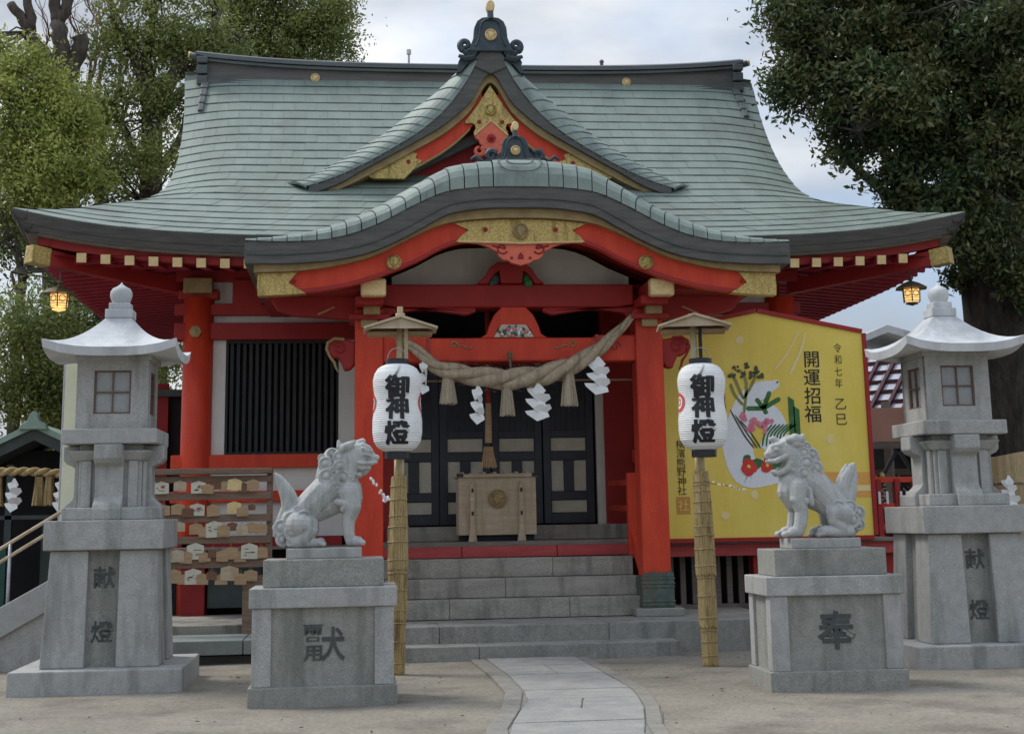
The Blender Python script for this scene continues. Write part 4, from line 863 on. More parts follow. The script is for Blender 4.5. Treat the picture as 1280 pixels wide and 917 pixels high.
def lion_left():
    B = []
    B.append(chain([(190, 700, 100), (215, 640, 108), (280, 590, 112), (360, 510, 118), (440, 430, 120), (510, 370, 118), (560, 350, 108)]))
    B.append(chain([(320, 580, 84), (410, 545, 88), (490, 510, 88), (570, 490, 84)])); B.append(chain([(470, 250, 92), (510, 310, 105), (560, 380, 110)])); B.append(chain([(480, 180, 62), (440, 250, 62), (430, 330, 70)]))
    B.append(chain([(600, 420, 96), (620, 480, 82), (600, 540, 70)]))
    for s in (-1, 1):
        B.append(chain([(240, 660, 95, s * .075), (310, 660, 72, s * .10), (335, 700, 56, s * .11), (290, 755, 56, s * .11), (230, 780, 44, s * .10)]))
        B.append(chain([(240, 795, 30, s * .11), (330, 790, 30, s * .115), (400, 788, 34, s * .12)]))
        for j in (-1, 0, 1): B.append(chain([(390, 790, 18, s * .12 + j * .022), (425, 800, 17, s * .12 + j * .026)]))
        B.append(chain([(600, 440, 78, s * .10), (625, 540, 66, s * .115), (600, 640, 46, s * .11), (600, 720, 42, s * .11), (615, 780, 38, s * .11), (670, 785, 34, s * .112)]))
        for j in (-1, 0, 1): B.append(chain([(670, 786, 18, s * .112 + j * .022), (702, 795, 20, s * .112 + j * .026)]))
        B.append(chain([(520, 510, 26, s * .14), (590, 520, 30, s * .155), (560, 560, 22, s * .15)]))
    B.append(chain([(555, 285, 118), (595, 215, 116), (640, 180, 102)]))                       # head
    B.append(chain([(640, 150, 70), (700, 160, 66), (740, 185, 52), (775, 205, 36)]))         # muzzle
    for s in (-1, 1):
        B.append(chain([(700, 110, 26, s * .045), (740, 130, 24, s * .045), (760, 150, 18, s * .04)]))  # brow
        B.append(chain([(715, 150, 20, s * .062), (725, 152, 17, s * .072)]))                  # eye
        B.append(chain([(800, 195, 22, s * .022)] * 2)); B.append(chain([(700, 130, 14, s * .088), (735, 150, 12, s * .075)])); B.append(chain([(690, 170, 12, s * .09), (735, 175, 11, s * .078), (765, 190, 9, s * .05)]))
        B.append(chain([(620, 215, 12, s * .108), (680, 235, 12, s * .108), (750, 236, 11, s * .075), (800, 228, 9, s * .035)]))
        B.append(chain([(640, 200, 20, s * .088), (700, 235, 18, s * .085), (760, 235, 16, s * .06), (795, 225, 12, s * .03)]))  # upper lip
        B.append(chain([(620, 235, 20, s * .088), (690, 270, 20, s * .075), (745, 265, 16, s * .05)]))    # lower jaw
        B.append(chain([(535, 140, 24, s * .10), (560, 130, 34, s * .115), (600, 110, 30, s * .115), (640, 82, 12, s * .11)]))   # ear
        B.append(chain([(525, 80, 12, s * .11), (535, 120, 24, s * .11), (580, 125, 30, s * .115)]))
        for q in ((640, 310, 20), (675, 318, 20), (610, 300, 18), (590, 255, 18), (600, 190, 16)): B.append(chain([(q[0], q[1], q[2], s * .085)] * 2))
    B.append(chain([(660, 85, 20), (700, 75, 22), (690, 100, 24)]))
    B.append(chain([(640, 290, 55), (700, 285, 40), (730, 275, 26)]))                         # chin
    B.append(chain([(190, 600, 60), (180, 540, 60), (170, 480, 56), (150, 430, 50), (128, 380, 42), (105, 335, 28), (75, 298, 8)]))  # tail
    B.append(chain([(215, 520, 40), (190, 450, 36), (160, 390, 28)])); B.append(chain([(150, 560, 40), (120, 640, 40), (105, 720, 42), (140, 780, 40)]))
    for q in ((380, 540), (440, 500)): pass
    C = []
    for s in (-1, 1):
        for x, y, r_, dy in ((435, 240, 44, .085), (530, 195, 38, .115), (445, 330, 50, .098), (540, 262, 42, .125), (555, 340, 46, .13), (480, 165, 32, .075), (495, 290, 26, .12), (405, 195, 24, .055), (610, 330, 28, .12), (500, 380, 34, .125)):
            X_, Z_ = zz(x, y); C.append((X_, s * dy, Z_, r_ * .00123))
        for x, y, r_, dy in ((125, 680, 48, .07), (195, 625, 48, .10), (205, 715, 48, .12), (135, 765, 38, .085), (285, 615, 44, .13), (290, 700, 32, .14), (345, 655, 32, .135), (240, 560, 26, .10), (190, 780, 26, .11)):
            X_, Z_ = zz(x, y); C.append((X_, s * dy, Z_, r_ * .00123))
    return B, C
Bl, Cl = lion_left()
lion = sculpt('guardian_lion', 'x', (-.285, 13.42, 1.28), Bl, Cl)
tag(lion, 'grey stone guardian lion facing right with closed mouth and curled mane', 'lion statue', 'stone guardian lions')
K = dict(x0=535, z0=812, k=.00127)
def cR(pts, y=0.): return [((p[0] - 535) * .00127, (p[3] if len(p) > 3 else y), (812 - p[1]) * .00127, p[2] * .00127) for p in pts]
B = []
B.append(cR([(760, 700, 98), (740, 650, 104), (680, 590, 110), (605, 510, 116), (535, 440, 120), (470, 385, 118), (430, 340, 108)]))
B.append(cR([(650, 590, 84), (570, 540, 90), (490, 510, 88), (430, 480, 84)])); B.append(cR([(500, 260, 88), (480, 320, 105), (440, 380, 112)])); B.append(cR([(370, 420, 96), (350, 480, 88), (380, 540, 74)]))
for s in (-1, 1):
    B.append(cR([(720, 650, 85, s * .08), (650, 640, 62, s * .11), (640, 690, 46, s * .115), (700, 750, 44, s * .115)]))
    B.append(cR([(760, 770, 36, s * .11), (660, 770, 40, s * .115), (580, 762, 40, s * .12), (545, 770, 36, s * .12)]))
    for j in (-1, 0, 1): B.append(cR([(560, 775, 18, s * .12 + j * .024), (522, 788, 17, s * .12 + j * .028)]))
    B.append(cR([(400, 450, 74, s * .095), (390, 540, 62, s * .11), (410, 620, 50, s * .11), (400, 700, 50, s * .11), (380, 760, 44, s * .11), (330, 768, 38, s * .112)]))
    for j in (-1, 0, 1): B.append(cR([(320, 770, 19, s * .112 + j * .024), (278, 782, 22, s * .112 + j * .03)]))
    B.append(cR([(470, 470, 18, s * .15), (475, 520, 20, s * .15), (480, 570, 18, s * .15)])); B.append(cR([(350, 540, 30, s * .13), (430, 550, 34, s * .14)]))
    B.append(cR([(245, 160, 24, s * .045), (300, 150, 30, s * .06), (310, 175, 20, s * .06)]))
    B.append(cR([(255, 180, 20, s * .065), (262, 182, 17, s * .074)])); B.append(cR([(205, 210, 22, s * .022)] * 2))
    B.append(cR([(370, 200, 20, s * .09), (310, 235, 22, s * .088), (250, 262, 20, s * .07), (205, 262, 14, s * .035)]))
    B.append(cR([(370, 240, 22, s * .088), (330, 320, 26, s * .078), (270, 350, 22, s * .055), (240, 335, 14, s * .03)]))
    B.append(cR([(345, 115, 24, s * .095), (390, 105, 38, s * .11), (430, 115, 34, s * .11), (452, 82, 14, s * .11)])); B.append(cR([(400, 140, 34, s * .11), (440, 150, 22, s * .11)]))
    for q in ((390, 205, 18), (350, 280, 18), (375, 330, 22), (400, 270, 18)): B.append(cR([(q[0], q[1], q[2], s * .095)] * 2))
B.append(cR([(430, 290, 112), (400, 220, 108), (350, 185, 92)]))
B.append(cR([(330, 175, 72), (280, 185, 64), (240, 205, 50), (215, 220, 36)]))
B.append(cR([(230, 105, 14), (255, 100, 20), (285, 130, 30)])); B.append(cR([(340, 330, 44), (290, 350, 30), (255, 345, 20)]))
B.append(cR([(740, 590, 60), (740, 520, 58), (745, 460, 56), (770, 400, 52), (800, 350, 44), (825, 310, 28), (850, 285, 8)])); B.append(cR([(720, 500, 40), (730, 430, 36), (770, 340, 26), (790, 300, 14)])); B.append(cR([(790, 560, 50), (820, 470, 40), (842, 380, 30), (850, 310, 12)]))
B.append(cR([(800, 600, 44), (830, 660, 44), (830, 730, 44), (790, 780, 36)]))
C = []
for s in (-1, 1):
    for x, y, r_, dy in ((445, 215, 40, .115), (460, 285, 46, .125), (515, 225, 40, .085), (535, 320, 46, .095), (440, 360, 42, .13), (495, 375, 36, .12), (480, 165, 30, .07), (545, 265, 28, .06)): C.append(((x - 535) * .00127, s * dy, (812 - y) * .00127, r_ * .00127))
    for x, y, r_, dy in ((835, 640, 46, .065), (770, 600, 46, .10), (775, 690, 46, .125), (690, 680, 42, .14), (838, 720, 36, .07), (680, 600, 44, .13), (620, 620, 30, .12)): C.append(((x - 535) * .00127, s * dy, (812 - y) * .00127, r_ * .00127))
lion = sculpt('guardian_lion', 'x', (4.185, 13.50, 1.28), B, C)
tag(lion, 'grey stone guardian lion facing left with open mouth and raised leaf-shaped tail', 'lion statue', 'stone guardian lions')

# ============================================================ paper lanterns on straw-wrapped poles
LP = [(.10, 0), (.135, .012), (.20, .05), (.24, .11), (.256, .20), (.256, .32), (.246, .40), (.236, .47), (.232, .53), (.238, .60), (.25, .68), (.252, .74), (.235, .81), (.20, .865), (.15, .895), (.12, .905)]
def lr(z): 
    for (a, z0), (b_, z1) in zip(LP, LP[1:]):
        if z <= z1: return a + (b_ - a) * (z - z0) / (z1 - z0)
    return LP[-1][0]
def paper_lantern(cx, cy, z0, label, cface, face):
    t = thing('paper_lantern', label, 'paper lantern', (cx, cy, z0), 0, 'white paper lanterns on poles')
    prof = []
    n = 40
    for i in range(n * 2 + 1):
        z = .905 * i / (2 * n); prof.append((max(.09, lr(z)) + (.003 if i % 2 == 0 else -.0025), z0 + z))
    MB().lathe(prof, (cx, cy, 0), 48).build('paper_body', 'paper_white', t)
    MB().lathe([(.115, z0 + .89), (.12, z0 + .90), (.12, z0 + .96), (.10, z0 + .965)], (cx, cy, 0), 24).build('top_ring', 'black_lacquer', t)
    MB().lathe([(.12, z0 - .065), (.13, z0 - .06), (.13, z0 + .012), (.10, z0 + .015)], (cx, cy, 0), 24).build('bottom_ring', 'black_lacquer', t)
    MB().tube([(cx + .1 * math.cos(a), cy, z0 + .96 + .12 * math.sin(a)) for a in np.linspace(0, math.pi, 11)], .005, 5).build('handle', 'metal_grey', t)
    for i, ch in enumerate('御神燈'):
        g = glyphs(ch, .255, .0012, .014, 5); zc = z0 + .715 - i * .262; v = []; gg = MB(); gg.add([(x - .0085, y + .0004, z + .002) for x, y, z in g.v], g.f); gg.add([(x + .0085, y - .0004, z - .002) for x, y, z in g.v], g.f); gg.add([(x, y, z) for x, y, z in g.v], g.f); g = gg
        for x, y, z in g.v:
            zq = z + zc; rr = lr(zq - z0) + .0065 - y; a = x / .25 + face; v.append((cx + rr * math.sin(a), cy - rr * math.cos(a), zq))
        g.v = v; g.build('painted_letter', 'ink', t)
    for sg in (-1, 1):                        # red comma crests at the flanks
        b = MB(); w_ = MB()
        for r_out, r_in, bb_, ex in ((.10, .001, b, .0065), (.065, .042, w_, .010), (.022, .001, w_, .010)):
            rows = []
            for q in (r_in, (r_in + r_out) / 2, r_out):
                rows.append([(cx + (lr(.50 + q * math.sin(p)) + ex) * math.sin(cface + sg * math.pi / 2 * .985 + q * math.cos(p) / .24), cy - (lr(.50 + q * math.sin(p)) + ex) * math.cos(cface + sg * math.pi / 2 * .985 + q * math.cos(p) / .24), z0 + .50 + q * math.sin(p)) for p in np.linspace(0, 2 * math.pi, 25)])
            bb_.grid(rows)
        c_ = b.build('side_crest', 'lantern_red', t); w_.build('crest_mark', 'paper_white', c_)
    return t
paper_lantern(.408, 15.42, 2.185, 'white paper lantern with three black letters hanging on the left pole', -.03, -.03)
paper_lantern(3.598, 15.32, 2.16, 'white paper lantern with three black letters hanging on the right pole', .05, -.2)
def straw_pole(cx, cy, label, rz, lean, left):
    t = thing('lantern_pole', label, 'pole', (cx, cy, 0), 0, 'straw-wrapped lantern poles')
    def X(z): return cx + lean * (z - 1.)
    kq = .92; secs = [(0.0, .56, .080, .088), (.52, 1.06, .095, .104), (1.02, 1.52, .106, .10), (1.46, 1.93, .096, .08)] if left else [(0.0, .42, .080, .084), (.38, .95, .098, .094), (.90, 1.38, .108, .106), (1.30, 1.72, .102, .094), (1.66, 1.93, .09, .084)]
    rnd = random.Random(3 if left else 8)
    for z0, z1, ra, rb_ in [(a_, b_, c_ * kq, d_ * kq) for a_, b_, c_, d_ in secs]:              # overlapping sleeves of straw made of single stalks
        b = MB()
        for ring_, cnt in ((0, 46), (1, 34)):
            for i in range(cnt):
                a = 2 * math.pi * (i + rnd.random() * .7) / cnt; q = 1 + rnd.uniform(-.03, .03) - ring_ * .05; zb = z0 + rnd.uniform(-.015, .015); zt = z1 + rnd.uniform(-.03, .03)
                pts = [(X(z) + r_ * q * math.cos(a + k_ * .05 * rnd.uniform(-1, 1)), cy + r_ * q * math.sin(a), z) for k_, (z, r_) in enumerate(((zb, ra * (1.0 + rnd.uniform(0, .03))), ((zb * 2 + zt) / 3, (ra * 2 + rb_) / 3), (zt, rb_ * .95)))]
                b.tube(pts, .0085, 4, False)
        s_ = b.build('straw_sleeve', 'straw', t)
        for zb in ((z0 + .09), (z0 + z1) / 2 + .02, z1 - .08):
            rr = ra + (rb_ - ra) * (zb - z0) / (z1 - z0) + .009
            MB().tube([(X(zb) + rr * math.cos(a), cy + rr * math.sin(a), zb + .004 * math.sin(3 * a)) for a in np.linspace(0, 2 * math.pi, 25)], .006, 5, False).build('binding', 'twine', s_)
    co_ = MB().tube([(X(0), cy, -.1), (X(1.95), cy, 1.95)], .07, 12).build('straw_core', 'straw', t)
    by = cy + .16 if False else cy
    for dx in (-.022, .03):
        MB().tube([(X(1.9) + dx, cy + .035 + .27 * 0, 1.9), (X(2.1) + dx, cy + .04, 2.12)], .026, 8).build('bamboo_stub', 'bamboo', t, True)
    MB().tube([(X(1.9), cy + .05, 1.9), (X(3.7), cy + .02, 3.62 if left else 3.5)], .036, 10).build('bamboo_pole', 'bamboo', t, True)
    if left: MB().box(X(3.2) + .045, X(3.2) + .085, cy - .02, cy + .02, 3.0, 3.55).build('bamboo_lath', 'bamboo', t)
    else: MB().box(X(3.2) + .05, X(3.2) + .08, cy - .02, cy + .02, 3.0, 3.5).build('bamboo_lath', 'wood_dark', t)
    zt = 3.47 if left else 3.47; m = Matrix.Rotation(rz, 3, 'Z'); b = MB(); h = .115
    px_ = X(3.5)
    def tr(b): b.v = [tuple(m @ Vector(v) + Vector((px_, cy, zt))) for v in b.v]; return b
    for sg in (-1, 1): tr(MB().prism([(0, h + .02), (sg * .385, .012), (sg * .385, -.012), (0, h - .008)][::-sg], 'y', -.24, .24)).build('roof_board', 'wood_pale', t, bev=.003)
    tr(MB().prism([(-.35, -.005), (.35, -.005), (0, h - .012)], 'y', -.21, -.19)).build('gable_board', 'wood_pale', t)
    tr(MB().prism([(-.35, -.005), (.35, -.005), (0, h - .012)], 'y', .19, .21)).build('gable_board', 'wood_pale', t)
    tr(MB().box(-.34, .34, .0, .2, -.05, -.012)).build('tie_board', 'wood_tan', t)
    if left:
        b = MB().tube([(px_, cy, 3.55), (px_, cy, 3.72)], .03, 8)
        for k in range(4): b.tube([(px_ + .045 * math.cos(a), cy + .045 * math.sin(a), 3.60 + k * .014 + .01 * math.sin(a)) for a in np.linspace(0, 6.3, 12)], .008, 5)
        b.build('pole_tip', 'bamboo', t)
    else: MB().box(px_ - .045, px_ + .03, cy - .03, cy + .03, 3.55, 3.62).build('pole_tip', 'bamboo', t)
    return t
straw_pole(.415, 15.58, 'straw-wrapped pole with little wooden roof behind the left guardian lion', 0, .012, True)
straw_pole(3.60, 15.48, 'straw-wrapped pole with little tilted wooden roof in front of the yellow board', R(-9), -.01, False)
# sprigs of blossom tied to the poles
for (x, y, z, dx, dz, lab, mt) in ((.12, 15.0, 1.93, .17, -.22, 'sprig of pinkish white blossom hanging left of the left straw pole', 'blossom_white'), (3.62, 15.1, 1.83, .34, -.085, 'thin twig of small white blossom sticking out of the right straw pole', 'blossom_white')):
    t = thing('blossom_sprig', lab, 'sprig', (x, y, z)); MB().tube([(x - .08 * (dx > .3), y, z), (x + dx * .5, y, z + dz * .45), (x + dx, y, z + dz)], .004, 5).build('twig', 'wood_brown', t)
    b = MB()
    for i in range(16):
        q = random.random(); s = .012 if dx > .3 else .017; b.ball((x + dx * q + random.uniform(-s, s), y - .01, z + dz * q + random.uniform(-s, s) * .8), random.uniform(.008, s), 5)
    if dx < .3: [b.ball((x + dx + random.uniform(-.03, .03), y + random.uniform(-.02, .02), z + dz + random.uniform(-.025, .025)), .014, 6) for _ in range(9)]
    b.build('blossoms', mt, t, kind='stuff')
# ============================================================ rope, tassels, paper streamers
rp = [(.45, 3.66), (.626, 3.60), (.897, 3.355), (1.284, 3.235), (1.87, 3.17), (2.462, 3.275), (2.864, 3.47), (3.17, 3.72), (3.42, 3.97)]
fr = cat([(0, 3.80)] + [(x + .0, z) for x, z in rp])
rope = thing('shimenawa', 'thick twisted straw rope hanging in a curve across the porch opening', 'rope', (1.9, 17.95, 3.2))
xs_ = np.linspace(.47, 3.42, 130)
cl = []
xr = [p[0] for p in rp]; zr_ = [p[1] for p in rp]
for x in xs_: cl.append(Vector((x, 17.95, fr(x))))
for k in range(3):
    pts = []; rad = []
    s = 0
    for i, p in enumerate(cl):
        if i: s += (p - cl[i - 1]).length
        t = (p.x - .47) / 2.95; big = .016 + .058 * math.sin(math.pi * min(max(t, 0), 1)) ** .8
        tg = (cl[min(i + 1, 129)] - cl[max(i - 1, 0)]).normalized(); nn = Vector((-tg.z, 0, tg.x)); bb_ = Vector((0, 1, 0))
        a = s * 5.0 + k * 2 * math.pi / 3; pts.append(p + (nn * math.cos(a) + bb_ * math.sin(a)) * big * .92); rad.append(big * 1.0)
    MB().tube(pts, rad, 12).build('rope_strand', 'rope', rope, True)
fz = MB()
rnd = random.Random(5)
for i in range(500):
    p = cl[rnd.randrange(129)]; t = (p.x - .47) / 2.95; big = (.016 + .058 * math.sin(math.pi * min(max(t, .01), 1)) ** .8) * 2.1; a = rnd.random() * 6.28
    q = p + Vector((0, math.sin(a) * big, math.cos(a) * big)); e = q + Vector((rnd.uniform(-.05, .05), rnd.uniform(-.01, .01), rnd.uniform(-.02, .02))); fz.tube([q, e], .0015, 3, False)
fz.build('loose_fibres', 'rope', rope, kind='stuff')
def tassel(x, y, zt, zb, w, parent, name='straw_tassel', mat='tassel'):
    b = MB(); r_ = random.Random(int(x * 1000))
    for i in range(64):
        a = r_.random() * 6.28; q = math.sqrt(r_.random()); j = r_.uniform(-.008, .008)
        b.tube([(x + q * w * .28 * math.cos(a), y + q * w * .28 * math.sin(a), zt), (x + q * w * .33 * math.cos(a), y + q * w * .33 * math.sin(a), zt - (zt - zb) * .3), (x + (q * w * .5) * math.cos(a) + j, y + (q * w * .5) * math.sin(a), zb + r_.uniform(0, .02))], [.007, .007, .009], 4)
    b.lathe([(w * .26, zb + .02), (w * .42, zb + .02), (w * .30, zt - (zt - zb) * .35), (w * .24, zt)], (x, y, 0), 12)
    o = b.build(name, mat, parent); return o
for x, zb in ((1.09, 2.86), (1.81, 2.715), (2.565, 2.825)): tassel(x, 17.95, fr(x) - .02, zb, .20, rope)
def streamer(x, y, zt, zb, w, parent, seed, turn=0.):
    """a folded paper zigzag: four hanging panels, each stepping to the side of the last"""
    r_ = random.Random(seed); n = 5; H = zt - zb; b = MB()
    b.add([(x - w * .05, y, zt), (x + w * .05, y, zt), (x + w * .30, y - .01, zt - H * .2), (x + w * .1, y - .012, zt - H * .34), (x - w * .28, y - .006, zt - H * .22)], [(0, 1, 2, 3, 4)])
    for i in range(n):
        z1 = zt - H * (.16 + .15 * i); ww = w * (.34 + .035 * i); h = H * .26; sx = (1 if i % 2 else -1) * w * .11 + r_.uniform(-.02, .02) * w
        a = turn + r_.uniform(-.2, .2) + (.35 if i % 2 else -.35); ca, sa = math.cos(a), math.sin(a); tl = r_.uniform(-.14, .14) + (.16 if i % 2 else -.16); lift = .012 * i
        P = [(-ww * 1.05, -h * .05), (-ww * .2, h * .16), (ww * .95, h * .02), (ww * 1.12, -h * .40), (ww * .10, -h * .98), (-ww * .85, -h * .36)]
        f_ = []
        for p, q in P: px_ = p * math.cos(tl) - q * math.sin(tl); pz_ = p * math.sin(tl) + q * math.cos(tl); f_.append((x + sx + px_ * ca, y + px_ * sa - .006 - lift - .05 * (q / h + .5) * (1 if i % 2 else -.4), z1 + pz_))
        k = [(q[0], q[1] + .002, q[2]) for q in f_]; c0 = (x + sx, y - lift - .008, z1 - h * .35)
        b.add(f_ + k + [c0], [(m_, (m_ + 1) % 6, 12) for m_ in range(6)] + [(11, 10, 9, 8, 7, 6)] + [(m_, m_ + 6, (m_ + 1) % 6 + 6, (m_ + 1) % 6) for m_ in range(6)])
    b.build('paper_streamer', 'paper_white', parent)
for x, zt, zb, w, sd, tn in ((.80, 3.42, 2.985, .16, 1, .9), (1.45, 3.10, 2.62, .19, 2, .6), (2.185, 3.11, 2.655, .30, 3, 0), (2.93, 3.43, 2.965, .30, 4, .3)): streamer(x, 17.9, zt, zb, w, rope, sd, tn)
bell = thing('bell_rope', 'thin dark red and tan bell rope with tasselled end above the offering box', 'rope', (1.66, 18.9, 3.6))
MB().tube([(1.66, 18.9, 4.3), (1.66, 18.9, 2.95)], .03, 8).build('cord', 'red_deep', bell); MB().tube([(1.66, 18.9, 2.95), (1.655, 18.9, 2.45)], [.035, .045], 8).build('cord_grip', 'wood_tan', bell)
tassel(1.655, 18.9, 2.40, 2.13, .20, bell, 'tassel', 'wood_tan')
hk = thing('rope_hook', 'small bronze ring and hook on the beam holding the middle of the thick rope', 'hook', (1.85, 18.0, 3.45)); MB().tube([(1.85, 18.0, 3.52), (1.86, 18.0, 3.30)], .016, 6).tube([(1.85 + .035 * math.cos(a), 18.0, 3.45 + .055 * math.sin(a)) for a in np.linspace(0, 6.3, 14)], .008, 5).build('ring', 'lamp_metal', hk)

# ============================================================ offering box
ob = thing('offering_box', 'pale wooden offering box with round gold crest at the top of the steps', 'offering box', (1.80, 19.6, 1.222))
MB().box(1.30, 2.30, 19.32, 19.90, 1.30, 2.03).build('box_body', 'wood_pale', ob, bev=.008); MB().box(1.27, 2.33, 19.29, 19.93, 2.03, 2.075).build('top_frame', 'wood_pale', ob, bev=.005)
for i in range(7): MB().box(1.33 + i * .14, 1.37 + i * .14, 19.33, 19.88, 2.076, 2.10).build('top_slat', 'wood_pale', ob)
for x in (1.27, 2.245): MB().box(x, x + .085, 19.285, 19.31, 2.035, 2.082).build('corner_fitting', 'wood_dark', ob)
MB().box(1.33, 2.27, 19.36, 19.88, 1.222, 1.30).build('box_base', 'interior', ob)
for x in (1.47, 2.10): MB().prism([(x - .055, 1.222), (x + .055, 1.222), (x + .03, 1.40), (x + .028, 1.92), (x, 1.98), (x - .028, 1.92), (x - .03, 1.40)], 'y', 19.25, 19.318).build('brace', 'wood_pale', ob, bev=.005)
for x in (1.47, 2.10):
    for z in (1.55, 1.84): MB().box(x - .014, x + .014, 19.243, 19.251, z, z + .05).build('nail_plate', 'wood_dark', ob)
medallion(1.80, 19.318, 1.76, .12, ob, 'gold_dull')

# ============================================================ big yellow votive board
bd = thing('votive_board', 'big yellow pentagonal painted board with red frame and black writing, leaning by the right post', 'board', (5.24, 19.0, 1.2))
P = [(3.86, 1.215), (6.655, 1.215), (6.655, 3.835), (5.24, 4.115), (3.86, 3.835)]
MB().prism(P, 'y', 18.99, 19.04).build('panel', 'board_yellow', bd)
def framebar(a, c, w=.055):
    dx, dz = c[0] - a[0], c[1] - a[1]; l_ = math.hypot(dx, dz); nx, nz = dz / l_ * w, -dx / l_ * w
    MB().prism([a, c, (c[0] + nx, c[1] + nz), (a[0] + nx, a[1] + nz)], 'y', 18.965, 19.055).build('frame_bar', 'red_shade', bd, bev=.004)
for i in range(5): framebar(P[i], P[(i + 1) % 5])
YB = 18.988
def flat(poly, mat, name, k=1): MB().prism(poly, 'y', YB - .0022 * k, YB + .001).build(name, mat, bd)
flat([(5.45, 2.03), (6.65, 2.02), (6.65, 1.86), (5.45, 1.87)], 'board_orange', 'painted_band', 1); flat([(5.45, 1.86), (6.65, 1.85), (6.65, 1.78), (5.45, 1.79)], 'board_gold_band', 'painted_band', 1); flat([(5.45, 1.78), (6.65, 1.775), (6.65, 1.70), (5.45, 1.71)], 'board_orange', 'painted_band', 1)
def PX_(px, py): # reading positions off the board: pixel scale of the picture at the board's distance
    return (3.982 + (px - 829) * .01078 * .99, 1.255 + (668 - py) * .01027)
def curve_blob(pts, rads, mat, name, k):
    b = MB(); L_ = []; R_ = []; n = len(pts)
    for i, (x, z) in enumerate(pts):
        a = pts[max(i - 1, 0)]; c = pts[min(i + 1, n - 1)]; dx, dz = c[0] - a[0], c[1] - a[1]; l_ = math.hypot(dx, dz) or 1; L_.append((x - dz / l_ * rads[i], z + dx / l_ * rads[i])); R_.append((x + dz / l_ * rads[i], z - dx / l_ * rads[i]))
    b.grid([[(x, YB - .0022 * k, z) for x, z in L_], [(x, YB - .0022 * k, z) for x, z in R_]], flip=True); b.build(name, mat, bd)
def smooth(ctrl, rad, n=6):
    o = []; q = []
    for i in range(len(ctrl) - 1):
        p0, p1, p2, p3 = ctrl[max(i - 1, 0)], ctrl[i], ctrl[i + 1], ctrl[min(i + 2, len(ctrl) - 1)]
        for k in range(n):
            t = k / n; o.append(tuple(.5 * ((2 * p1[j]) + (-p0[j] + p2[j]) * t + (2 * p0[j] - 5 * p1[j] + 4 * p2[j] - p3[j]) * t * t + (-p0[j] + 3 * p1[j] - 3 * p2[j] + p3[j]) * t**3) for j in (0, 1))); q.append(rad[i] + (rad[i + 1] - rad[i]) * t)
    o.append(ctrl[-1]); q.append(rad[-1]); return o, q
# the pale snake: head, neck, body coil, lower coil
p_, q_ = smooth([PX_(*p) for p in ((967, 482), (950, 488), (930, 502), (920, 530), (915, 555), (924, 590), (950, 592), (985, 584))], [.045, .11, .13, .17, .20, .19, .17, .14])
curve_blob(p_, q_, 'paint_white', 'painted_snake', 1)
p_, q_ = smooth([PX_(*p) for p in ((935, 515), (955, 520), (966, 540), (950, 565))], [.12, .15, .13, .1]); curve_blob(p_, q_, 'paint_white', 'painted_snake', 1.4)
c = PX_(967, 481); flat([(c[0] + .05 * math.cos(a), c[1] + .055 * math.sin(a)) for a in np.linspace(0, 6.28, 13)[:-1]], 'paint_white', 'painted_snake', 1.2)
def dots(cx, cy, mat, n, sp, r_, name, k=3):
    rr = random.Random(int(cx)); b = MB()
    for i in range(n):
        a = rr.random() * 6.28; q = math.sqrt(rr.random()) * sp; x, z = PX_(cx, cy); x += q * math.cos(a); z += q * math.sin(a)
        kk = YB - .0022 * k - .0004 * i; w = r_ * rr.uniform(.7, 1.2); b.add([(x + w * math.cos(t), kk, z + w * math.sin(t)) for t in np.linspace(6.28, 0, 9)[:-1]], [tuple(range(8))[::-1]])
    b.build(name, mat, bd)
def stroke(pts, w, mat, name, k=2): p_, q_ = smooth([PX_(*p) for p in pts], [w] * len(pts), 4); q_[0] *= .4; q_[-1] *= .3; curve_blob(p_, q_, mat, name, k)
for a in ((925, 520, 930, 480, 922, 462), (925, 500, 935, 485, 945, 465), (925, 500, 918, 480, 912, 466)): stroke([(a[0], a[1]), (a[2], a[3]), (a[4], a[5])], .02, 'paint_olive', 'painted_stem')
stroke([(925, 508), (915, 495), (910, 480)], .02, 'paint_olive', 'painted_stem')
for c_ in ((918, 462), (930, 458), (942, 464), (912, 470), (948, 472), (925, 468), (938, 470)): dots(c_[0], c_[1], 'ink_green', 7, .045, .02, 'painted_pine')
for c_ in ((945, 505), (938, 512), (952, 516), (962, 505), (955, 500)): stroke([(950, 512), c_, (c_[0] + (c_[0] - 950) * .8, c_[1] + (c_[1] - 512) * .8)], .03, 'paint_green', 'painted_leaf')
for q in range(7): stroke([(946 + q * 5, 560), (950 + q * 4, 545), (960 + q * 5, 532)], .012, 'paint_green', 'painted_fern')
for q in range(3): stroke([(936 + q * 4, 562), (924 + q * 5, 545), (908 + q * 6, 513 + q * 7)], .011, 'ink_green', 'painted_leaf')
for c_ in ((926, 522), (936, 530), (945, 532), (956, 528), (932, 538), (950, 538)): dots(c_[0], c_[1], 'paint_pink', 8, .045, .028, 'painted_orchid')
for c_ in ((925, 575), (940, 582), (957, 586), (968, 583)): dots(c_[0], c_[1], 'paint_green', 5, .04, .045, 'painted_leaf', 2.5)
for c_ in ((928, 585), (951, 583)): dots(c_[0], c_[1], 'paint_red', 9, .06, .06, 'painted_camellia', 3.5); dots(c_[0], c_[1], 'board_yellow', 2, .01, .02, 'painted_centre', 6)
for q in ((985, 500), (991, 512)): x, z = PX_(*q); flat([(x - .04, z - .55), (x + .04, z - .55), (x + .04, z - .02), (x - .04, z + .03)], 'paint_green', 'painted_bamboo', 2)
x, z = PX_(969, 479); flat([(x + .012 * math.cos(a), z + .012 * math.sin(a)) for a in np.linspace(0, 6.28, 9)[:-1]], 'ink', 'painted_eye', 6)
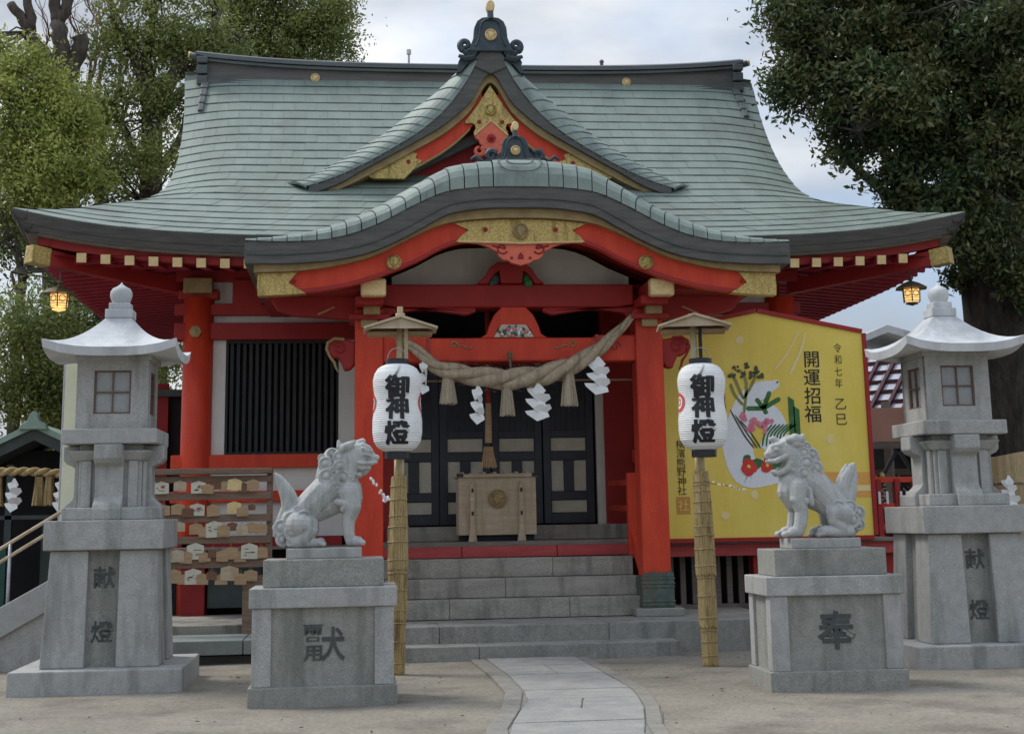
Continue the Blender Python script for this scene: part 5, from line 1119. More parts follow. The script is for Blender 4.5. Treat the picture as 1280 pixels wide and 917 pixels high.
def write(chars, x, ztop, size, step, dx=0., fat=.01, mat='ink', sx=1.):
    for i, ch in enumerate(chars):
        g = glyphs(ch, size, .0006, fat); g.v = [(x + dx * i + px * sx, YB - .003 + py, ztop - size / 2 - i * step + pz) for px, py, pz in g.v]; g.build('painted_letter', mat, bd)
write('開運招福', 5.955, 3.61, .235, .238, -.008, .006)
write('令和七年', 6.315, 3.71, .135, .155, -.003, -.004, 'ink', .8); write('乙巳', 6.315, 2.99, .17, .20, 0, -.002)
write('横濱熊野神社', 4.15, 2.47, .125, .118, 0, .0)
flat([(4.07, 1.52), (4.25, 1.52), (4.25, 1.74), (4.07, 1.74)], 'stamp', 'painted_seal', 1)
g = glyphs('社', .15, .0005, .0); g.v = [(4.16 + x, YB - .004 + y, 1.63 + z) for x, y, z in g.v]; g.build('painted_letter', 'board_yellow', bd)
for x, z in ((5.0, 3.75), (6.15, 2.45), (4.7, 1.5), (5.6, 1.5), (5.1, 1.75)): flat([(x + .06 * math.cos(a) * random.uniform(.7, 1.2), z + .06 * math.sin(a) * random.uniform(.7, 1.2)) for a in np.linspace(0, 6.28, 9)[:-1]], 'board_gold_band', 'painted_petal', 1)
stroke([(1008, 415), (1000, 440), (985, 470)], .018, 'board_gold_band', 'painted_ray'); stroke([(1000, 412), (985, 440), (965, 465)], .012, 'board_gold_band', 'painted_ray')

# ============================================================ plaque rack and plaques
rk = thing('plaque_rack', 'weathered wooden slat rack for votive plaques left of the hall steps', 'rack', (-1.8, 18.05, .24))
def RX(px): return -2.366 * 18 / 17.5 + (px - 187) * .009729
def RZ(py): return 2.115 + (590 - py) * .00955
MB().box(RX(170), RX(334), 17.93, 18.14, RZ(594), RZ(587)).build('rack_cap', 'rack_wood', rk, bev=.008)
for i, (a, c) in enumerate(((596, 604), (616, 625), (643, 652), (669, 678), (696, 707))): MB().box(RX(170), RX(333 + (4 if i == 4 else 0)), 18.0, 18.035, RZ(c), RZ(a)).build('rack_slat', 'rack_wood', rk, bev=.004)
for px in (172, 331): MB().box(RX(px) - .035, RX(px) + .035, 18.036, 18.10, .24, RZ(594)).build('rack_post', 'rack_wood', rk, bev=.004)
for z in (.6,): MB().box(RX(300), RX(332), 18.04, 18.09, .24, .9).build('rack_leg', 'rack_wood', rk)
rows_ = [((186, 607, 'pale', 1), (202, 610, 'print', 1), (224, 608, 'pale', .85), (246, 610, 'print', 1), (266, 607, 'dark', .8), (289, 607, 'gold', .95), (311, 608, 'brown', .8)),
         ((205, 637, 'tan', .9), (222, 636, 'tan', .9), (245, 637, 'print', 1), (289, 635, 'gold', .95), (310, 635, 'dark', .5)),
         ((224, 657, 'pale', .8), (244, 660, 'tan', .9), (266, 661, 'cream', 1.15), (287, 658, 'dark', .7), (310, 660, 'tan', .85)),
         ((222, 692, 'pale', 1), (244, 687, 'cream', 1.15), (265, 690, 'dark', .7), (286, 690, 'tan', 1), (308, 688, 'cream', 1.1)),
         ((219, 716, 'brown', 1), (242, 717, 'cream', 1.1), (264, 716, 'dark', .7), (285, 714, 'pale', 1.2), (310, 717, 'tan', .9))]
extra = {0: ((277, 609, 'tan', .8), (300, 611, 'dark', .8), (257, 612, 'tan', .8)), 1: ((264, 638, 'brown', .85), (234, 640, 'dark', .8), (299, 640, 'tan', .8)), 2: ((207, 660, 'brown', .9), (255, 664, 'tan', .85), (277, 663, 'brown', .85), (299, 662, 'pale', .8), (322, 661, 'tan', .8)), 3: ((209, 690, 'tan', .9), (233, 694, 'brown', .85), (255, 694, 'tan', .8), (276, 693, 'brown', .8), (297, 694, 'brown', .8), (322, 690, 'tan', .9)), 4: ((231, 720, 'tan', .8), (253, 720, 'brown', .8), (275, 721, 'tan', .85), (298, 721, 'brown', .8), (208, 718, 'tan', .8))}
rows_ = [tuple(sorted(list(r_) + list(extra[i]))) for i, r_ in enumerate(rows_)]
ordn = ['first', 'second', 'third', 'fourth', 'fifth', 'sixth', 'seventh', 'eighth', 'ninth', 'tenth', 'eleventh', 'twelfth']; rown = ['top', 'second', 'third', 'fourth', 'bottom']
mm_ = dict(pale='wood_pale', print='cream_panel', dark='wood_brown', gold='gold_paint', brown='wood_tan', tan='wood_tan', cream='cream_panel')
words = dict(pale='pale wooden votive plaque', print='cream plaque with dark and red print', dark='small dark brown votive plaque', gold='yellowish votive plaque', brown='brown votive plaque', tan='tan wooden votive plaque', cream='large cream plaque with faint writing')
for ri, rw in enumerate(rows_):
    for ci, (px, py, kd, sc) in enumerate(rw):
        x, z = RX(px), RZ(py); w = .086 * sc; h = .068 * sc * (1.15 if kd in ('cream', 'brown') else 1); a = random.uniform(-.07, .07)
        t = thing('votive_plaque', '%s, %s in the %s row of the rack' % (words[kd], ordn[ci], rown[ri]), 'votive plaque', (x, 17.97, z), 0, 'votive plaques on the rack')
        pl_ = [(-w, -h), (w, -h), (w, h * .75), (0, h * 1.1), (-w, h * .75)]; y = 17.975 - random.random() * .012
        MB().prism([(x + p * math.cos(a) - q * math.sin(a), z + p * math.sin(a) + q * math.cos(a)) for p, q in pl_], 'y', y, y + .01).build('plaque_board', mm_[kd], t)
        MB().tube([(x - .02, y, z + h * .8), (x, y + .02, z + h + .05), (x + .02, y, z + h * .8)], .003, 4).build('cord', 'twine', t)
        if kd in ('print', 'cream'):
            b = MB(); rr = random.Random(px)
            for i in range(6): cx_, cz_ = x + rr.uniform(-.6, .6) * w, z + rr.uniform(-.55, .35) * h; b.box(cx_ - w * rr.uniform(.08, .3), cx_ + w * rr.uniform(.08, .3), y - .002, y, cz_ - .004, cz_ + .005)
            b.build('plaque_print', 'wood_brown', t)
            if kd == 'print': MB().ball((x + w * .1, y - .0, z + h * .2), .017, 8, (1, 1, .8)).build('plaque_mark', 'paint_red', t)
# ============================================================ hanging lanterns
def hang(cx, cy, z, label, six):
    t = thing('hanging_lantern', label, 'hanging lantern', (cx, cy, z), 0, 'lit metal lanterns under the eaves')
    MB().tube([(cx, cy, z + .2), (cx, cy, z + .52)], .008, 5).build('chain', 'lamp_metal', t)
    MB().lathe([(.04, z + .22), (.045, z + .19), (.02, z + .17), (.03, z + .155), (.12, z + .12), (.235, z + .055), (.24, z + .045), (.1, z + .05)], (cx, cy, 0), 6, ph=.5 if not six else 0.2).build('lamp_roof', 'lamp_metal', t)
    bdy = MB().lathe([(.001, z - .125), (.115, z - .12), (.125, z + .04), (.001, z + .05)], (cx, cy, 0), 6, ph=.5 if not six else .2).build('lamp_shade', 'lamp_glow', t)
    for k in range(6):
        a = 2 * math.pi * (k + (.5 if not six else .2)) / 6; x, y = cx + .128 * math.cos(a), cy + .128 * math.sin(a); a2 = a + math.pi / 3; x2, y2 = cx + .128 * math.cos(a2), cy + .128 * math.sin(a2)
        b = MB().tube([(x * .92 + cx * .08, y * .92 + cy * .08, z - .14), (x, y, z + .05)], .009, 5)
        for zz_ in (-.12, -.085, -.05, .0, .035): b.tube([(x * (1 - .0) , y, z + zz_), (x2, y2, z + zz_)], .004, 4)
        xm, ym = (x + x2) / 2, (y + y2) / 2; b.tube([(xm + (.04) * (x2 - x) / .128 * math.cos(q), ym + .04 * (y2 - y) / .128 * math.cos(q), z - .02 + .045 * math.sin(q)) for q in np.linspace(0, 6.3, 13)], .005, 4)
        b.build('lamp_bar', 'lamp_metal', t)
    MB().lathe([(.001, z - .19), (.03, z - .18), (.085, z - .165), (.09, z - .15), (.001, z - .145)], (cx, cy, 0), 10).build('lamp_bowl', 'lamp_glow' if not six else 'lamp_metal', t)
hang(-3.86, 19.55, 4.42, 'glowing metal lantern hanging under the left end of the eaves', False)
hang(7.60, 19.55, 4.47, 'glowing six-sided metal lantern hanging under the right end of the eaves', True)

# ============================================================ little side shrine at the left
t = thing('side_shrine', 'small side shrine with green copper gable roof at the left edge', 'small shrine', (-5.0, 24, .3))
for sg in (-1, 1): MB().prism([(-4.98, 3.10), (-4.98 + sg * 1.6, 2.32), (-4.98 + sg * 1.6, 2.24), (-4.98, 3.0)][::-sg], 'y', 23.7, 25.6).build('roof_slope', 'green_copper_bright', t)
for sg in (-1, 1): MB().prism([(-4.98, 3.02), (-4.98 + sg * 1.6, 2.24), (-4.98 + sg * 1.6, 2.05), (-4.98, 2.82)][::-sg], 'y', 23.76, 25.5).build('barge_board', 'slate_green', t)
MB().prism([(-5.2, 2.98), (-4.76, 2.98), (-4.8, 3.06), (-4.88, 3.10), (-4.93, 3.22), (-4.98, 3.26), (-5.03, 3.22), (-5.08, 3.10), (-5.16, 3.06)], 'y', 23.62, 23.8).build('ridge_ornament', 'green_copper_bright', t, bev=.01)
MB().box(-6.4, -3.9, 24.6, 25.4, .3, 2.7).build('shrine_body', 'interior', t)
for x in (-6.1, -4.05, -5.35): MB().box(x - .05, x + .05, 23.9, 24.0, .3, 2.45).build('shrine_post', 'slate_green', t)
MB().box(-6.2, -3.9, 23.9, 24.0, 1.62, 1.68).build('shrine_rail', 'slate_green', t)
MB().box(-4.9, -3.8, 24.2, 24.5, .3, 1.55).build('shrine_wall', 'slate_green', t)
MB().box(-5.9, -5.2, 23.2, 23.3, .3, 1.2).build('low_screen', 'teal_frame', t)
MB().lathe([(.001, 0), (.16, .0), (.17, .1), (.08, .16)], (-4.35, 23.6, 1.45), 12).build('red_drum', 'orange_red', t)
rp2 = thing('small_shimenawa', 'short straw rope with tassels and white paper across the small left shrine', 'rope', (-4.9, 22.5, 2.2))
cl2 = [Vector((x, 22.5, 2.24 + .06 * math.sin((x + 5.8) * 1.9))) for x in np.linspace(-5.8, -3.55, 60)]
for k in range(2):
    MB().tube([p + Vector((0, math.sin(i * .75 + k * 3.14) * .03, math.cos(i * .75 + k * 3.14) * .03)) for i, p in enumerate(cl2)], .04, 7).build('rope_strand', 'straw', rp2, True)
for x in (-5.33, -5.2, -4.62, -4.47, -3.98, -3.83): tassel(x, 22.5, 2.22, 1.80, .19, rp2, 'straw_tassel', 'straw')
for x, sd in ((-4.95, 3), (-4.28, 5)): streamer(x, 22.4, 2.2, 1.72, .22, rp2, sd)
hr = thing('handrail', 'pale sloping double handrail rising to the right at the left edge', 'handrail', (-3.8, 17.6, .3))
for dz in (0, -.15): MB().tube([(-4.9, 17.6, .72 + dz), (-3.2, 17.6, 1.76 + dz)], .02, 8).build('rail', 'wood_pale', hr, True)
for x in (-4.75, -3.9, -3.3): MB().tube([(x, 17.6, .1), (x, 17.6, .72 + (x + 4.9) * .612)], .02, 8).build('rail_post', 'metal_grey', hr, True)
pr2 = thing('stone_ramp', 'low sloping grey stone parapet at the left edge behind the left lantern', 'parapet', (-4, 17.0, 0))
MB().prism([(-5.4, -.1), (-3.0, -.1), (-3.0, 1.04), (-3.1, 1.04), (-5.1, -.05)], 'y', 16.95, 17.2).build('ramp_body', 'granite', pr2, bev=.01); MB().prism([(-5.2, -.1), (-3.05, 1.085), (-3.05, .76), (-4.6, -.1)], 'y', 16.9, 17.25).build('ramp_coping', 'granite', pr2, bev=.01)
bn = thing('pale_banner', 'tall narrow pale yellow board standing just left of the left stone lantern box', 'board', (-3.6, 19.8, 0)); MB().box(-3.79, -3.42, 19.8, 19.86, .3, 3.72).build('banner_sheet', 'banner_pale', bn); MB().tube([(-3.8, 19.83, .1), (-3.8, 19.83, 3.8)], .02, 6).build('banner_pole', 'metal_grey', bn)
# dark outbuilding behind the left lantern
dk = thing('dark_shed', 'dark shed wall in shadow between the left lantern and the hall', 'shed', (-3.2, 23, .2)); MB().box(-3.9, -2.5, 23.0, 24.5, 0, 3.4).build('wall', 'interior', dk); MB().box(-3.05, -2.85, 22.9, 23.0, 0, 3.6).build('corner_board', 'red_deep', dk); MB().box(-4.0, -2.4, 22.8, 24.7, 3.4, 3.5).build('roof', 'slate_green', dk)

# ============================================================ right-hand background
pg = thing('lattice_roof_shed', 'shed with dark red lattice over pale roof sheets behind the right lantern', 'shed', (11.1, 27.0, 0), R(-42), local=True)
# sheets on a sloping plane in the shed's own frame
sl_ = math.atan(.75)
def SP(u, v): return (u, v * math.cos(sl_), 3.15 + v * math.sin(sl_))
W_, H_ = 5.6, 2.6
for i in range(6):
    for j in range(7):
        u0_, u1_ = -W_ / 2 + i * W_ / 6, -W_ / 2 + (i + 1) * W_ / 6; v0_, v1_ = j * H_ / 7, (j + 1) * H_ / 7
        a, b_, c_, d_ = SP(u0_ + .01, v0_ + .01), SP(u1_ - .01, v0_ + .01), SP(u1_ - .01, v1_ - .01), SP(u0_ + .01, v1_ - .01)
        MB().add([a, b_, c_, d_] + [(p[0], p[1], p[2] - .01) for p in (a, b_, c_, d_)], [(0, 1, 2, 3), (7, 6, 5, 4), (0, 4, 5, 1), (1, 5, 6, 2), (2, 6, 7, 3), (3, 7, 4, 0)]).build('roof_sheet', 'sheet_white', pg)
for i in range(17):
    u = -W_ / 2 + i * W_ / 16; MB().bar((u, 0 - .15, 3.18 - .09), tuple(np.array(SP(u, H_)) + [0, 0, .03]), .07, .09).build('lattice_rafter', 'lattice_dark', pg)
for j in range(8):
    a, c_ = SP(-W_ / 2 - .1, j * H_ / 7), SP(W_ / 2 + .1, j * H_ / 7); MB().bar((a[0], a[1], a[2] + .05), (c_[0], c_[1], c_[2] + .05), .05, .06).build('lattice_batten', 'lattice_dark', pg)
MB().box(-W_ / 2 - .1, W_ / 2 + .1, -.2, -.08, 2.98, 3.12).build('eave_beam', 'lattice_dark', pg)
for x in (-1.3, .2, 1.7): MB().box(x - .07, x + .07, .0, .14, 0, 3.6).build('shed_post', 'wood_grey', pg)
MB().box(-2.1, 2.0, .4, .5, 2.2, 2.32).build('cross_beam', 'wood_grey', pg)
MB().box(-2.6, 2.2, 1.4, 1.5, 0, 2.9).build('back_wall', 'interior', pg)
MB().bar((-2.0, .3, 1.7), (-1.35, .3, 2.25), .06, .06).bar((-1.35, .3, 2.25), (-.9, .3, 1.75), .06, .06).build('shed_brace', 'wood_dark', pg)
b = MB(); rnd = random.Random(4)
for i in range(240): x, z = rnd.uniform(-2.4, 0), rnd.uniform(1.3, 2.2); b.tube([(x + .05 * math.cos(q), .7, z + .04 * math.sin(q)) for q in np.linspace(0, 5, 6)], .012, 3, False)
b.build('wicker_pattern', 'cream_panel', pg, kind='stuff')
pk = thing('pink_wall', 'plain salmon pink wall panel on a grey beam between the yellow board and right lantern', 'wall', (9.7, 25.6, 0)); MB().box(8.8, 10.05, 25.6, 25.66, 2.72, 3.32).build('wall_panel', 'pink_wall', pk); MB().box(8.7, 10.3, 25.55, 25.7, 2.60, 2.71).build('beam', 'wood_grey', pk); MB().box(9.78, 9.9, 25.5, 25.6, 0, 4.2).build('post', 'wood_grey', pk); MB().bar((9.05, 25.6, 1.9), (9.5, 25.6, 2.6), .06, .06).bar((9.5, 25.6, 2.6), (9.85, 25.6, 2.0), .06, .06).build('brace', 'wood_dark', pk)
gb2 = thing('grey_roof_house', 'grey tiled gable roof just above the right end of the yellow board', 'house', (12.5, 33, 0))
MB().prism([(10.9, 5.25), (12.2, 5.75), (14.5, 5.1), (14.5, 4.95), (12.2, 5.58), (10.9, 5.1)], 'y', 33, 36).build('roof', 'granite_pale', gb2); MB().box(11.3, 14.2, 33.4, 36, 0, 5.0).build('wall', 'building_white', gb2)
rf = thing('red_railing', 'red railing with pale gaps between the yellow board and the right lantern', 'railing', (8.0, 21.5, 1.1))
for z in (1.93, 1.55, 1.25): MB().box(7.0, 9.4, 21.5, 21.58, z, z + .08).build('rail', 'vermilion', rf, bev=.006)
for i in range(9): MB().box(7.05 + i * .28, 7.13 + i * .28, 21.48, 21.6, .3, 1.98).build('rail_post', 'red_shade', rf, bev=.006)
MB().ball((7.72, 21.54, 2.03), .05, 8).build('post_cap', 'gold', rf)
MB().box(6.9, 9.4, 21.7, 21.75, .2, 1.6).build('rail_backing', 'red_deep', rf)
for x in (7.62, 7.74, 7.95, 8.04): MB().box(x, x + .035, 21.45, 21.47, 1.62, 1.80).build('paper_tag', 'paper_white', rf)

# ============================================================ trees
def leafmesh(pts, size, mat, name, parent, seed):
    rs = np.random.RandomState(seed); n = len(pts); a = rs.normal(size=(n, 3)); a /= np.linalg.norm(a, axis=1)[:, None]
    b = rs.normal(size=(n, 3)); b -= (b * a).sum(1)[:, None] * a; b /= np.linalg.norm(b, axis=1)[:, None]
    s = size * rs.uniform(.6, 1.35, n)[:, None]; A = a * s; Bv = b * s * .45
    V = np.stack([pts - A, pts + Bv - A * .1, pts + A, pts - Bv - A * .1], 1).reshape(-1, 3)
    me = bpy.data.meshes.new(name); me.vertices.add(4 * n); me.vertices.foreach_set('co', V.ravel().astype(np.float32))
    me.loops.add(4 * n); me.loops.foreach_set('vertex_index', np.arange(4 * n, dtype=np.int32)); me.polygons.add(n); me.polygons.foreach_set('loop_start', np.arange(0, 4 * n, 4, dtype=np.int32))
    me.materials.append(MATS[mat]); me.update(calc_edges=True); o = bpy.data.objects.new(name, me); COL.objects.link(o); o.parent = parent; o.location = -Vector(WO[parent.name]); o['kind'] = 'stuff'; return o
def crown(blobs, per, leaves, sig, seed, flat_=.75):
    rs = np.random.RandomState(seed); out_ = []; tips = []
    for cx, cy, cz, rx, ry, rz in blobs:
        n = max(4, int(per * (rx * ry * rz) ** (1 / 1.5)))
        d_ = rs.normal(size=(n, 3)); d_ /= np.linalg.norm(d_, axis=1)[:, None]; q = rs.uniform(.45, 1.05, n)[:, None]
        c_ = d_ * q * np.array([rx, ry, rz]) + np.array([cx, cy, cz]); tips += [tuple(x) for x in c_]
        for p in c_:
            m = int(leaves * rs.uniform(.5, 1.5)); sg = sig * rs.uniform(.6, 1.3); out_.append(rs.normal(size=(m, 3)) * np.array([sg, sg, sg * flat_]) + p)
    return np.concatenate(out_), tips
def limbs(tree, base, tops, r0_, mat, seed, name='limb', twigs=None, sag=.25):
    rnd = random.Random(seed)
    for tp, r1_ in tops:
        a = Vector(base); c_ = Vector(tp); n = 9; pts = []; rad = []; off = Vector((rnd.uniform(-1, 1), rnd.uniform(-1, 1), 0)) * .12 * (c_ - a).length * sag * 4
        for i in range(n):
            q = i / (n - 1); p = a.lerp(c_, q) + off * math.sin(q * math.pi) + Vector((rnd.uniform(-1, 1), rnd.uniform(-1, 1), rnd.uniform(-.5, .5))) * r0_ * .22; pts.append(p); rad.append(r0_ + (r1_ - r0_) * q ** .8)
        MB().tube(pts, rad, 10).build(name, mat, tree, True)
def twiggy(tree, tips, frm, mat, seed, r_=.02):
    rnd = random.Random(seed); b = MB()
    for p in tips:
        f_ = min(frm, key=lambda q: (q[0] - p[0]) ** 2 + (q[1] - p[1]) ** 2 + (q[2] - p[2]) ** 2); m_ = [(f_[j] + p[j]) / 2 + rnd.uniform(-.25, .25) for j in range(3)]; b.tube([f_, m_, p], [r_ * 1.6, r_, r_ * .35], 4, False)
    b.build('twigs', mat, tree, kind='stuff')
def TX(px, py, Y):                            # where something seen there stands at a given distance
    d_ = fw + rt * ((px - 640) / F) - up * ((py - 282) / F); k_ = Y / d_.y; return (d_.x * k_, Y, 1.5 + d_.z * k_)
def blob(px, py, Y, r_, ry=None, flat_=.85): x, y, z = TX(px, py, Y); k_ = Y / F; return (x, y, z, r_ * k_, (ry or r_ * k_), r_ * k_ * flat_)

def tree(label, cat_, base, trunk_pts, trunk_r, blobs, per, leaves, sig, size, mat, seed, limb_tops, bark='bark_mid', grp=None, lm=None):
    t = thing('tree', label, cat_, base, 0, grp)
    MB().tube(trunk_pts, trunk_r, 14).build('trunk', bark, t, True)
    for bs, r_, tops in limb_tops: limbs(t, bs, tops, r_, bark, seed)
    P_, tips = crown(blobs, per, leaves, sig, seed); leafmesh(P_, size, mat, 'crown', t, seed)
    frm = [tp for _, _, tops in limb_tops for tp, _ in tops] + [tuple(p) for p in trunk_pts[2:]]
    twiggy(t, tips, frm, bark, seed); return t
G_ = 'trees behind the hall at the left'
# light green tree at the far left, its cut trunk rising behind
Y = 33
b0 = TX(75, 600, Y); tp = [(b0[0], Y, -.2), TX(78, 420, Y), TX(72, 300, Y), TX(82, 200, Y), TX(80, 130, Y), TX(72, 90, Y)]
t_ = tree('tall light green tree with thick forking trunk at the far left', 'tree', (b0[0], Y, 0), [tuple(p) for p in tp], [.45, .4, .36, .33, .34, .36],
     [blob(30, 105, Y - 2, 50), blob(60, 140, Y - 2, 60), blob(20, 190, Y - 2, 65), blob(60, 215, Y - 2.5, 55), blob(0, 70, Y - 1, 40), blob(25, 270, Y - 1, 55), blob(100, 175, Y - 2, 30), blob(110, 230, Y - 2, 30)], 40, 190, .25, .052, 'leaf_light', 11,
     [(TX(74, 110, Y), .26, [(TX(38, 40, Y), .14), (TX(100, 45, Y), .17), (TX(72, 30, Y), .16), (TX(20, 150, Y - 1), .07)]), (TX(38, 40, Y), .13, [(TX(15, 5, Y), .1), (TX(20, -30, Y), .08)]), (TX(72, 30, Y), .15, [(TX(65, -30, Y), .12), (TX(90, -30, Y), .1)])], grp=G_)
Y = 36
b0 = TX(130, 600, Y)
tr2 = thing('bare_tree', 'bare reddish-twigged tree between the green trees at the upper left', 'tree', (b0[0], Y, 0), 0, G_)
MB().tube([(b0[0], Y, -.2), TX(128, 300, Y), TX(126, 190, Y), TX(122, 120, Y)], [.28, .2, .14, .09], 10).build('trunk', 'bark_mid', tr2, True)
rnd = random.Random(9)
def br(p, d_, l_, r_, lv):
    pts = [p]; q = Vector(p); dd = Vector(d_)
    for i in range(4): dd = (dd + Vector((rnd.uniform(-.3, .3), rnd.uniform(-.25, .25), rnd.uniform(-.12, .22)))).normalized(); q = q + dd * l_ / 4; pts.append(tuple(q))
    MB_tw.tube(pts, [r_ * (1 - .13 * i) for i in range(5)], 5, False)
    if lv:
        for i in (2, 3, 4, 4):
            br(pts[i], (dd + Vector((rnd.uniform(-.9, .9), rnd.uniform(-.6, .6), rnd.uniform(0, .5)))).normalized(), l_ * .62, r_ * .5, lv - 1)
MB_tw = MB()
for px, py, dx in ((126, 190, -.35), (126, 180, .3), (122, 130, .05), (127, 230, .45), (126, 210, -.5)): br(TX(px, py, Y), (dx, 0, 1), 2.3, .075, 3)
MB_tw.build('branches', 'wood_brown', tr2, kind='stuff')
Y = 34
b0 = TX(195, 600, Y)
tree('many-limbed green tree behind the left roof slope, dark limbs showing', 'tree', (b0[0], Y, 0), [(b0[0], Y, -.2), TX(192, 400, Y), TX(188, 260, Y), TX(190, 150, Y), TX(200, 100, Y)], [.34, .3, .27, .24, .18],
     [blob(150, 130, Y, 45), blob(190, 60, Y, 50), blob(165, 15, Y, 45), blob(215, 130, Y, 40), blob(160, 190, Y - 1, 45), blob(205, 200, Y - 1, 40), blob(130, 225, Y - 1, 40), blob(240, 20, Y, 50), blob(240, 70, Y, 40), blob(280, 55, Y, 38), blob(130, 60, Y, 34), blob(130, 150, Y, 30)], 30, 150, .24, .052, 'leaf_mid', 12,
     [(TX(190, 150, Y), .2, [(TX(165, 60, Y), .07), (TX(220, 50, Y), .1), (TX(250, 85, Y), .06), (TX(200, -10, Y), .07)]), (TX(188, 230, Y), .15, [(TX(140, 130, Y), .06), (TX(235, 130, Y), .05)]), (TX(200, 110, Y), .13, [(TX(300, 45, Y), .05), (TX(275, 15, Y), .06)])], grp=G_)
Y = 38
b0 = TX(345, 600, Y)
tree('bushy dark green tree above the ridge at the left', 'tree', (b0[0], Y, 0), [(b0[0], Y, -.2), TX(345, 400, Y), TX(340, 200, Y), TX(335, 60, Y)], [.4, .34, .28, .2],
     [blob(300, 30, Y, 50), blob(345, 45, Y, 45), blob(330, -10, Y, 60), blob(385, 15, Y, 48), blob(410, 45, Y, 36), blob(375, 65, Y, 32), blob(420, 5, Y, 30), blob(300, 75, Y, 35), blob(425, 65, Y, 22)], 30, 210, .25, .05, 'leaf_mid', 13,
     [(TX(340, 150, Y), .16, [(TX(295, 40, Y), .06), (TX(380, 40, Y), .07), (TX(345, -10, Y), .07)]), (TX(338, 90, Y), .12, [(TX(260, 60, Y), .05), (TX(410, 30, Y), .05)])], grp=G_)
Y = 30
b0 = TX(50, 650, Y)
tree('lower dark green tree beneath the hanging lantern at the left edge', 'tree', (b0[0], Y, 0), [(b0[0], Y, -.2), TX(52, 560, Y), TX(50, 480, Y), TX(45, 400, Y)], [.3, .26, .2, .12],
     [blob(40, 400, Y - 1.5, 50), blob(15, 450, Y - 1.5, 50), blob(60, 470, Y - 1, 50), blob(80, 420, Y - 1, 36), blob(100, 380, Y, 34), blob(60, 365, Y, 26), blob(20, 500, Y - 1, 50), blob(80, 520, Y - 1, 45), blob(150, 420, Y + 1, 45), blob(120, 330, Y + 3, 30), blob(190, 450, Y + 2, 45), blob(130, 500, Y, 50)], 30, 190, .25, .045, 'leaf_mid', 14,
     [(TX(50, 480, Y), .12, [(TX(30, 400, Y), .04), (TX(80, 400, Y), .04), (TX(15, 340, Y), .03)])], grp=G_)
Y = 31
b0 = TX(15, 650, Y)
tree('thin open tree with sky showing through under the left eave tip', 'tree', (b0[0], Y, 0), [(b0[0], Y, -.2), TX(20, 430, Y), TX(28, 350, Y), TX(20, 300, Y)], [.16, .12, .09, .06],
     [blob(20, 320, Y, 36), blob(55, 300, Y, 30), blob(0, 290, Y, 30), blob(140, 240, Y + 2, 34), blob(95, 245, Y + 2, 24)], 20, 34, .28, .055, 'leaf_dark', 15,
     [(TX(28, 350, Y), .07, [(TX(5, 300, Y), .02), (TX(45, 310, Y), .02), (TX(60, 280, Y), .02), (TX(0, 260, Y), .02)])], grp=G_)
# the great evergreen at the right
Y = 22
T = thing('evergreen_tree', 'huge dark evergreen with thick mossy trunk at the right edge', 'tree', (9.95, Y, 0))
tp = [(10.0, Y, -.3), (9.98, Y, .8), (10.0, Y, 1.6), (10.0, Y, 2.6), (9.98, Y, 3.6), (10.0, Y, 4.6), (10.0, Y, 5.8), (10.1, Y, 7.2), (10.2, Y, 9.0)]
b = MB(); rows = []
for i, (p, r_) in enumerate(zip(tp, [.80, .66, .60, .56, .55, .58, .62, .5, .3])):
    rows.append([(p[0] + r_ * (1 + .10 * noise.noise((math.cos(a) * 2, math.sin(a) * 2, p[2] * .5))) * math.cos(a), p[1] + r_ * (1 + .10 * noise.noise((math.cos(a) * 3, math.sin(a) * 3, p[2] * .5))) * math.sin(a), p[2]) for a in np.linspace(0, 2 * math.pi, 33)[:-1]])
b.grid(rows, True).build('trunk', 'bark', T, True)
limbs(T, (10, Y, 5.2), [((7.8, Y + 1.0, 7.4), .05), ((8.2, Y + .5, 8.8), .09), ((9.2, Y - 1.2, 9.2), .1), ((7.4, Y, 8.6), .06), ((9.3, Y - 1, 6.6), .06)], .15, 'bark', 3)
limbs(T, (10.1, Y, 7.2), [((8.6, Y, 10.2), .08), ((7.2, Y, 9.8), .06), ((11.8, Y, 9.4), .08)], .2, 'bark', 4)
bl = [blob(1010, 60, Y, 48), blob(985, 110, Y, 32), blob(1040, 120, Y, 55), blob(1090, 60, Y, 65), blob(1110, 150, Y - .5, 65), blob(1060, 175, Y, 42), blob(1150, 220, Y - .5, 55), blob(1170, 60, Y, 75), blob(1190, 150, Y - .5, 65), blob(1240, 40, Y - 1, 80), blob(1250, 200, Y - 1, 60), blob(1110, 235, Y, 30), blob(990, 20, Y, 34), blob(1190, 265, Y - .8, 40), blob(1255, 290, Y - 1.2, 40), blob(1045, 20, Y, 50), blob(1100, -20, Y, 70), blob(1200, -10, Y, 80), blob(1285, 120, Y - 1, 60), blob(1208, 345, Y, 14), blob(1200, 305, Y, 16), blob(1235, 330, Y - 1, 26), blob(1290, 350, Y - 1, 40), blob(1225, 280, Y - 1, 30), blob(1130, 120, Y - .8, 60), blob(1080, 110, Y - .6, 45), blob(1360, 20, Y, 90), blob(1380, 130, Y, 75), blob(1330, 230, Y - .5, 60), blob(1430, 60, Y + .5, 60), blob(1300, -80, Y, 80)]
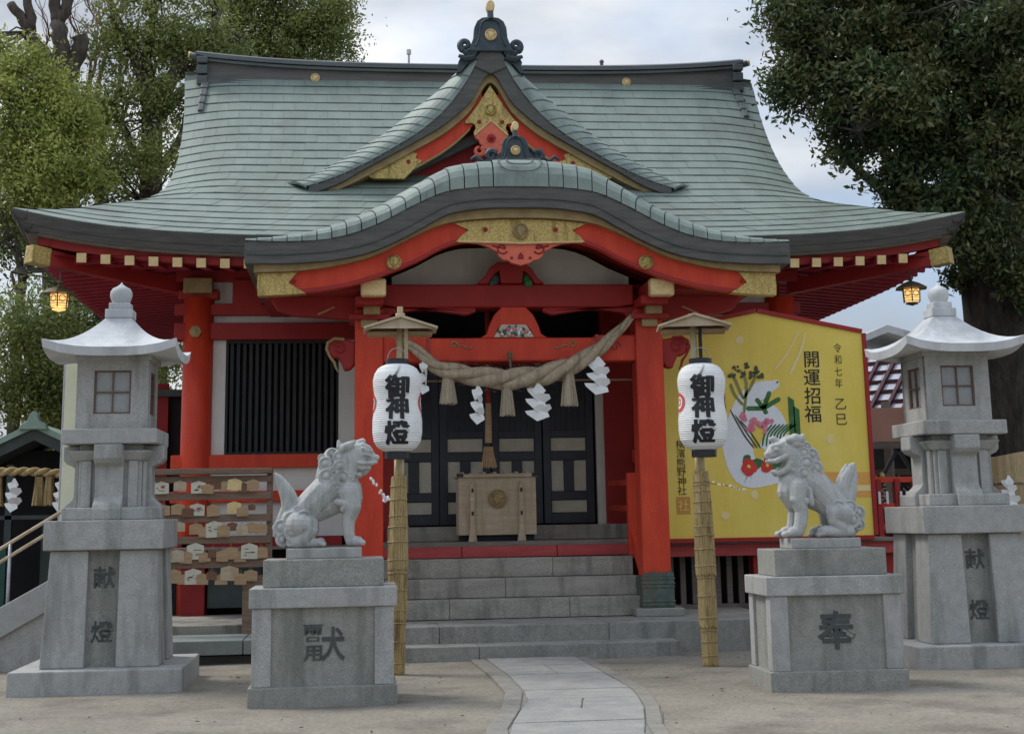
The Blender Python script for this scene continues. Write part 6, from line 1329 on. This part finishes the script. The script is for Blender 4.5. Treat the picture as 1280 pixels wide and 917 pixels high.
P_, tips = crown(bl, 62, 170, .16, 21); leafmesh(P_, .054, 'leaf_evergreen', 'crown', T, 21)
twiggy(T, tips, [(7.6, Y - .8, 7.2), (8.2, Y + .5, 8.8), (9.2, Y - 1.2, 9.2), (7.4, Y, 8.6), (9.3, Y - 1, 6.6), (8.6, Y, 10.2), (9, Y, 8), (10, Y - .3, 5.8), (10, Y, 4.6), (9.8, Y, 7), (8.8, Y - .4, 7)], 'bark', 6, .014)
mw = thing('straw_mat', 'tan straw mat wrapped round the foot of the big evergreen trunk', 'straw mat', (10.0, Y, 1.2)); b = MB(); rows = []
for z, r_ in ((.4, .86), (1.0, .78), (1.7, .72), (2.32, .675)): rows.append([(10 + (r_ + .005 * math.sin(a * 31)) * math.cos(a), Y + (r_ + .005 * math.sin(a * 31)) * math.sin(a), z + .04 * math.sin(a * 3) * (z > 2)) for a in np.linspace(0, 2 * math.pi, 73)[:-1]])
b.grid(rows, True).build('mat', 'mat_straw', mw)
for z in (1.0, 1.9): MB().tube([(10 + (.80 - .04 * z) * math.cos(a), Y + (.80 - .04 * z) * math.sin(a), z) for a in np.linspace(0, 6.3, 40)], .02, 6).build('rope_tie', 'rope', mw)
for x, sd in ((9.5, 7), (9.95, 8)): streamer(x, Y - .85, 2.0, 1.5, .24, mw, sd)
# dense greenery filling the far background
sh = thing('background_hedge', 'dark mass of shrubs far behind the hall at the left', 'shrubs', (-8, 40, 0))
P_, tips = crown([(x, 40 + random.uniform(-1, 1), 1.5 + random.random(), 1.6, 1.2, 1.7) for x in np.arange(-16, -1, 1.3)], 26, 100, .3, 31); leafmesh(P_, .08, 'leaf_dark', 'foliage', sh, 31); MB().tube([(-8, 40, 0), (-8, 40, 2)], .1, 6).build('stem', 'bark', sh)
P_, tips = crown([(x, 45, 2 + random.random() * 1.5, 2.2, 1.2, 2.2) for x in np.arange(12, 40, 2.1)], 12, 70, .3, 32)
sh = thing('background_hedge', 'dark mass of shrubs far behind the trees at the right', 'shrubs', (20, 45, 0)); leafmesh(P_, .09, 'leaf_dark', 'foliage', sh, 32)
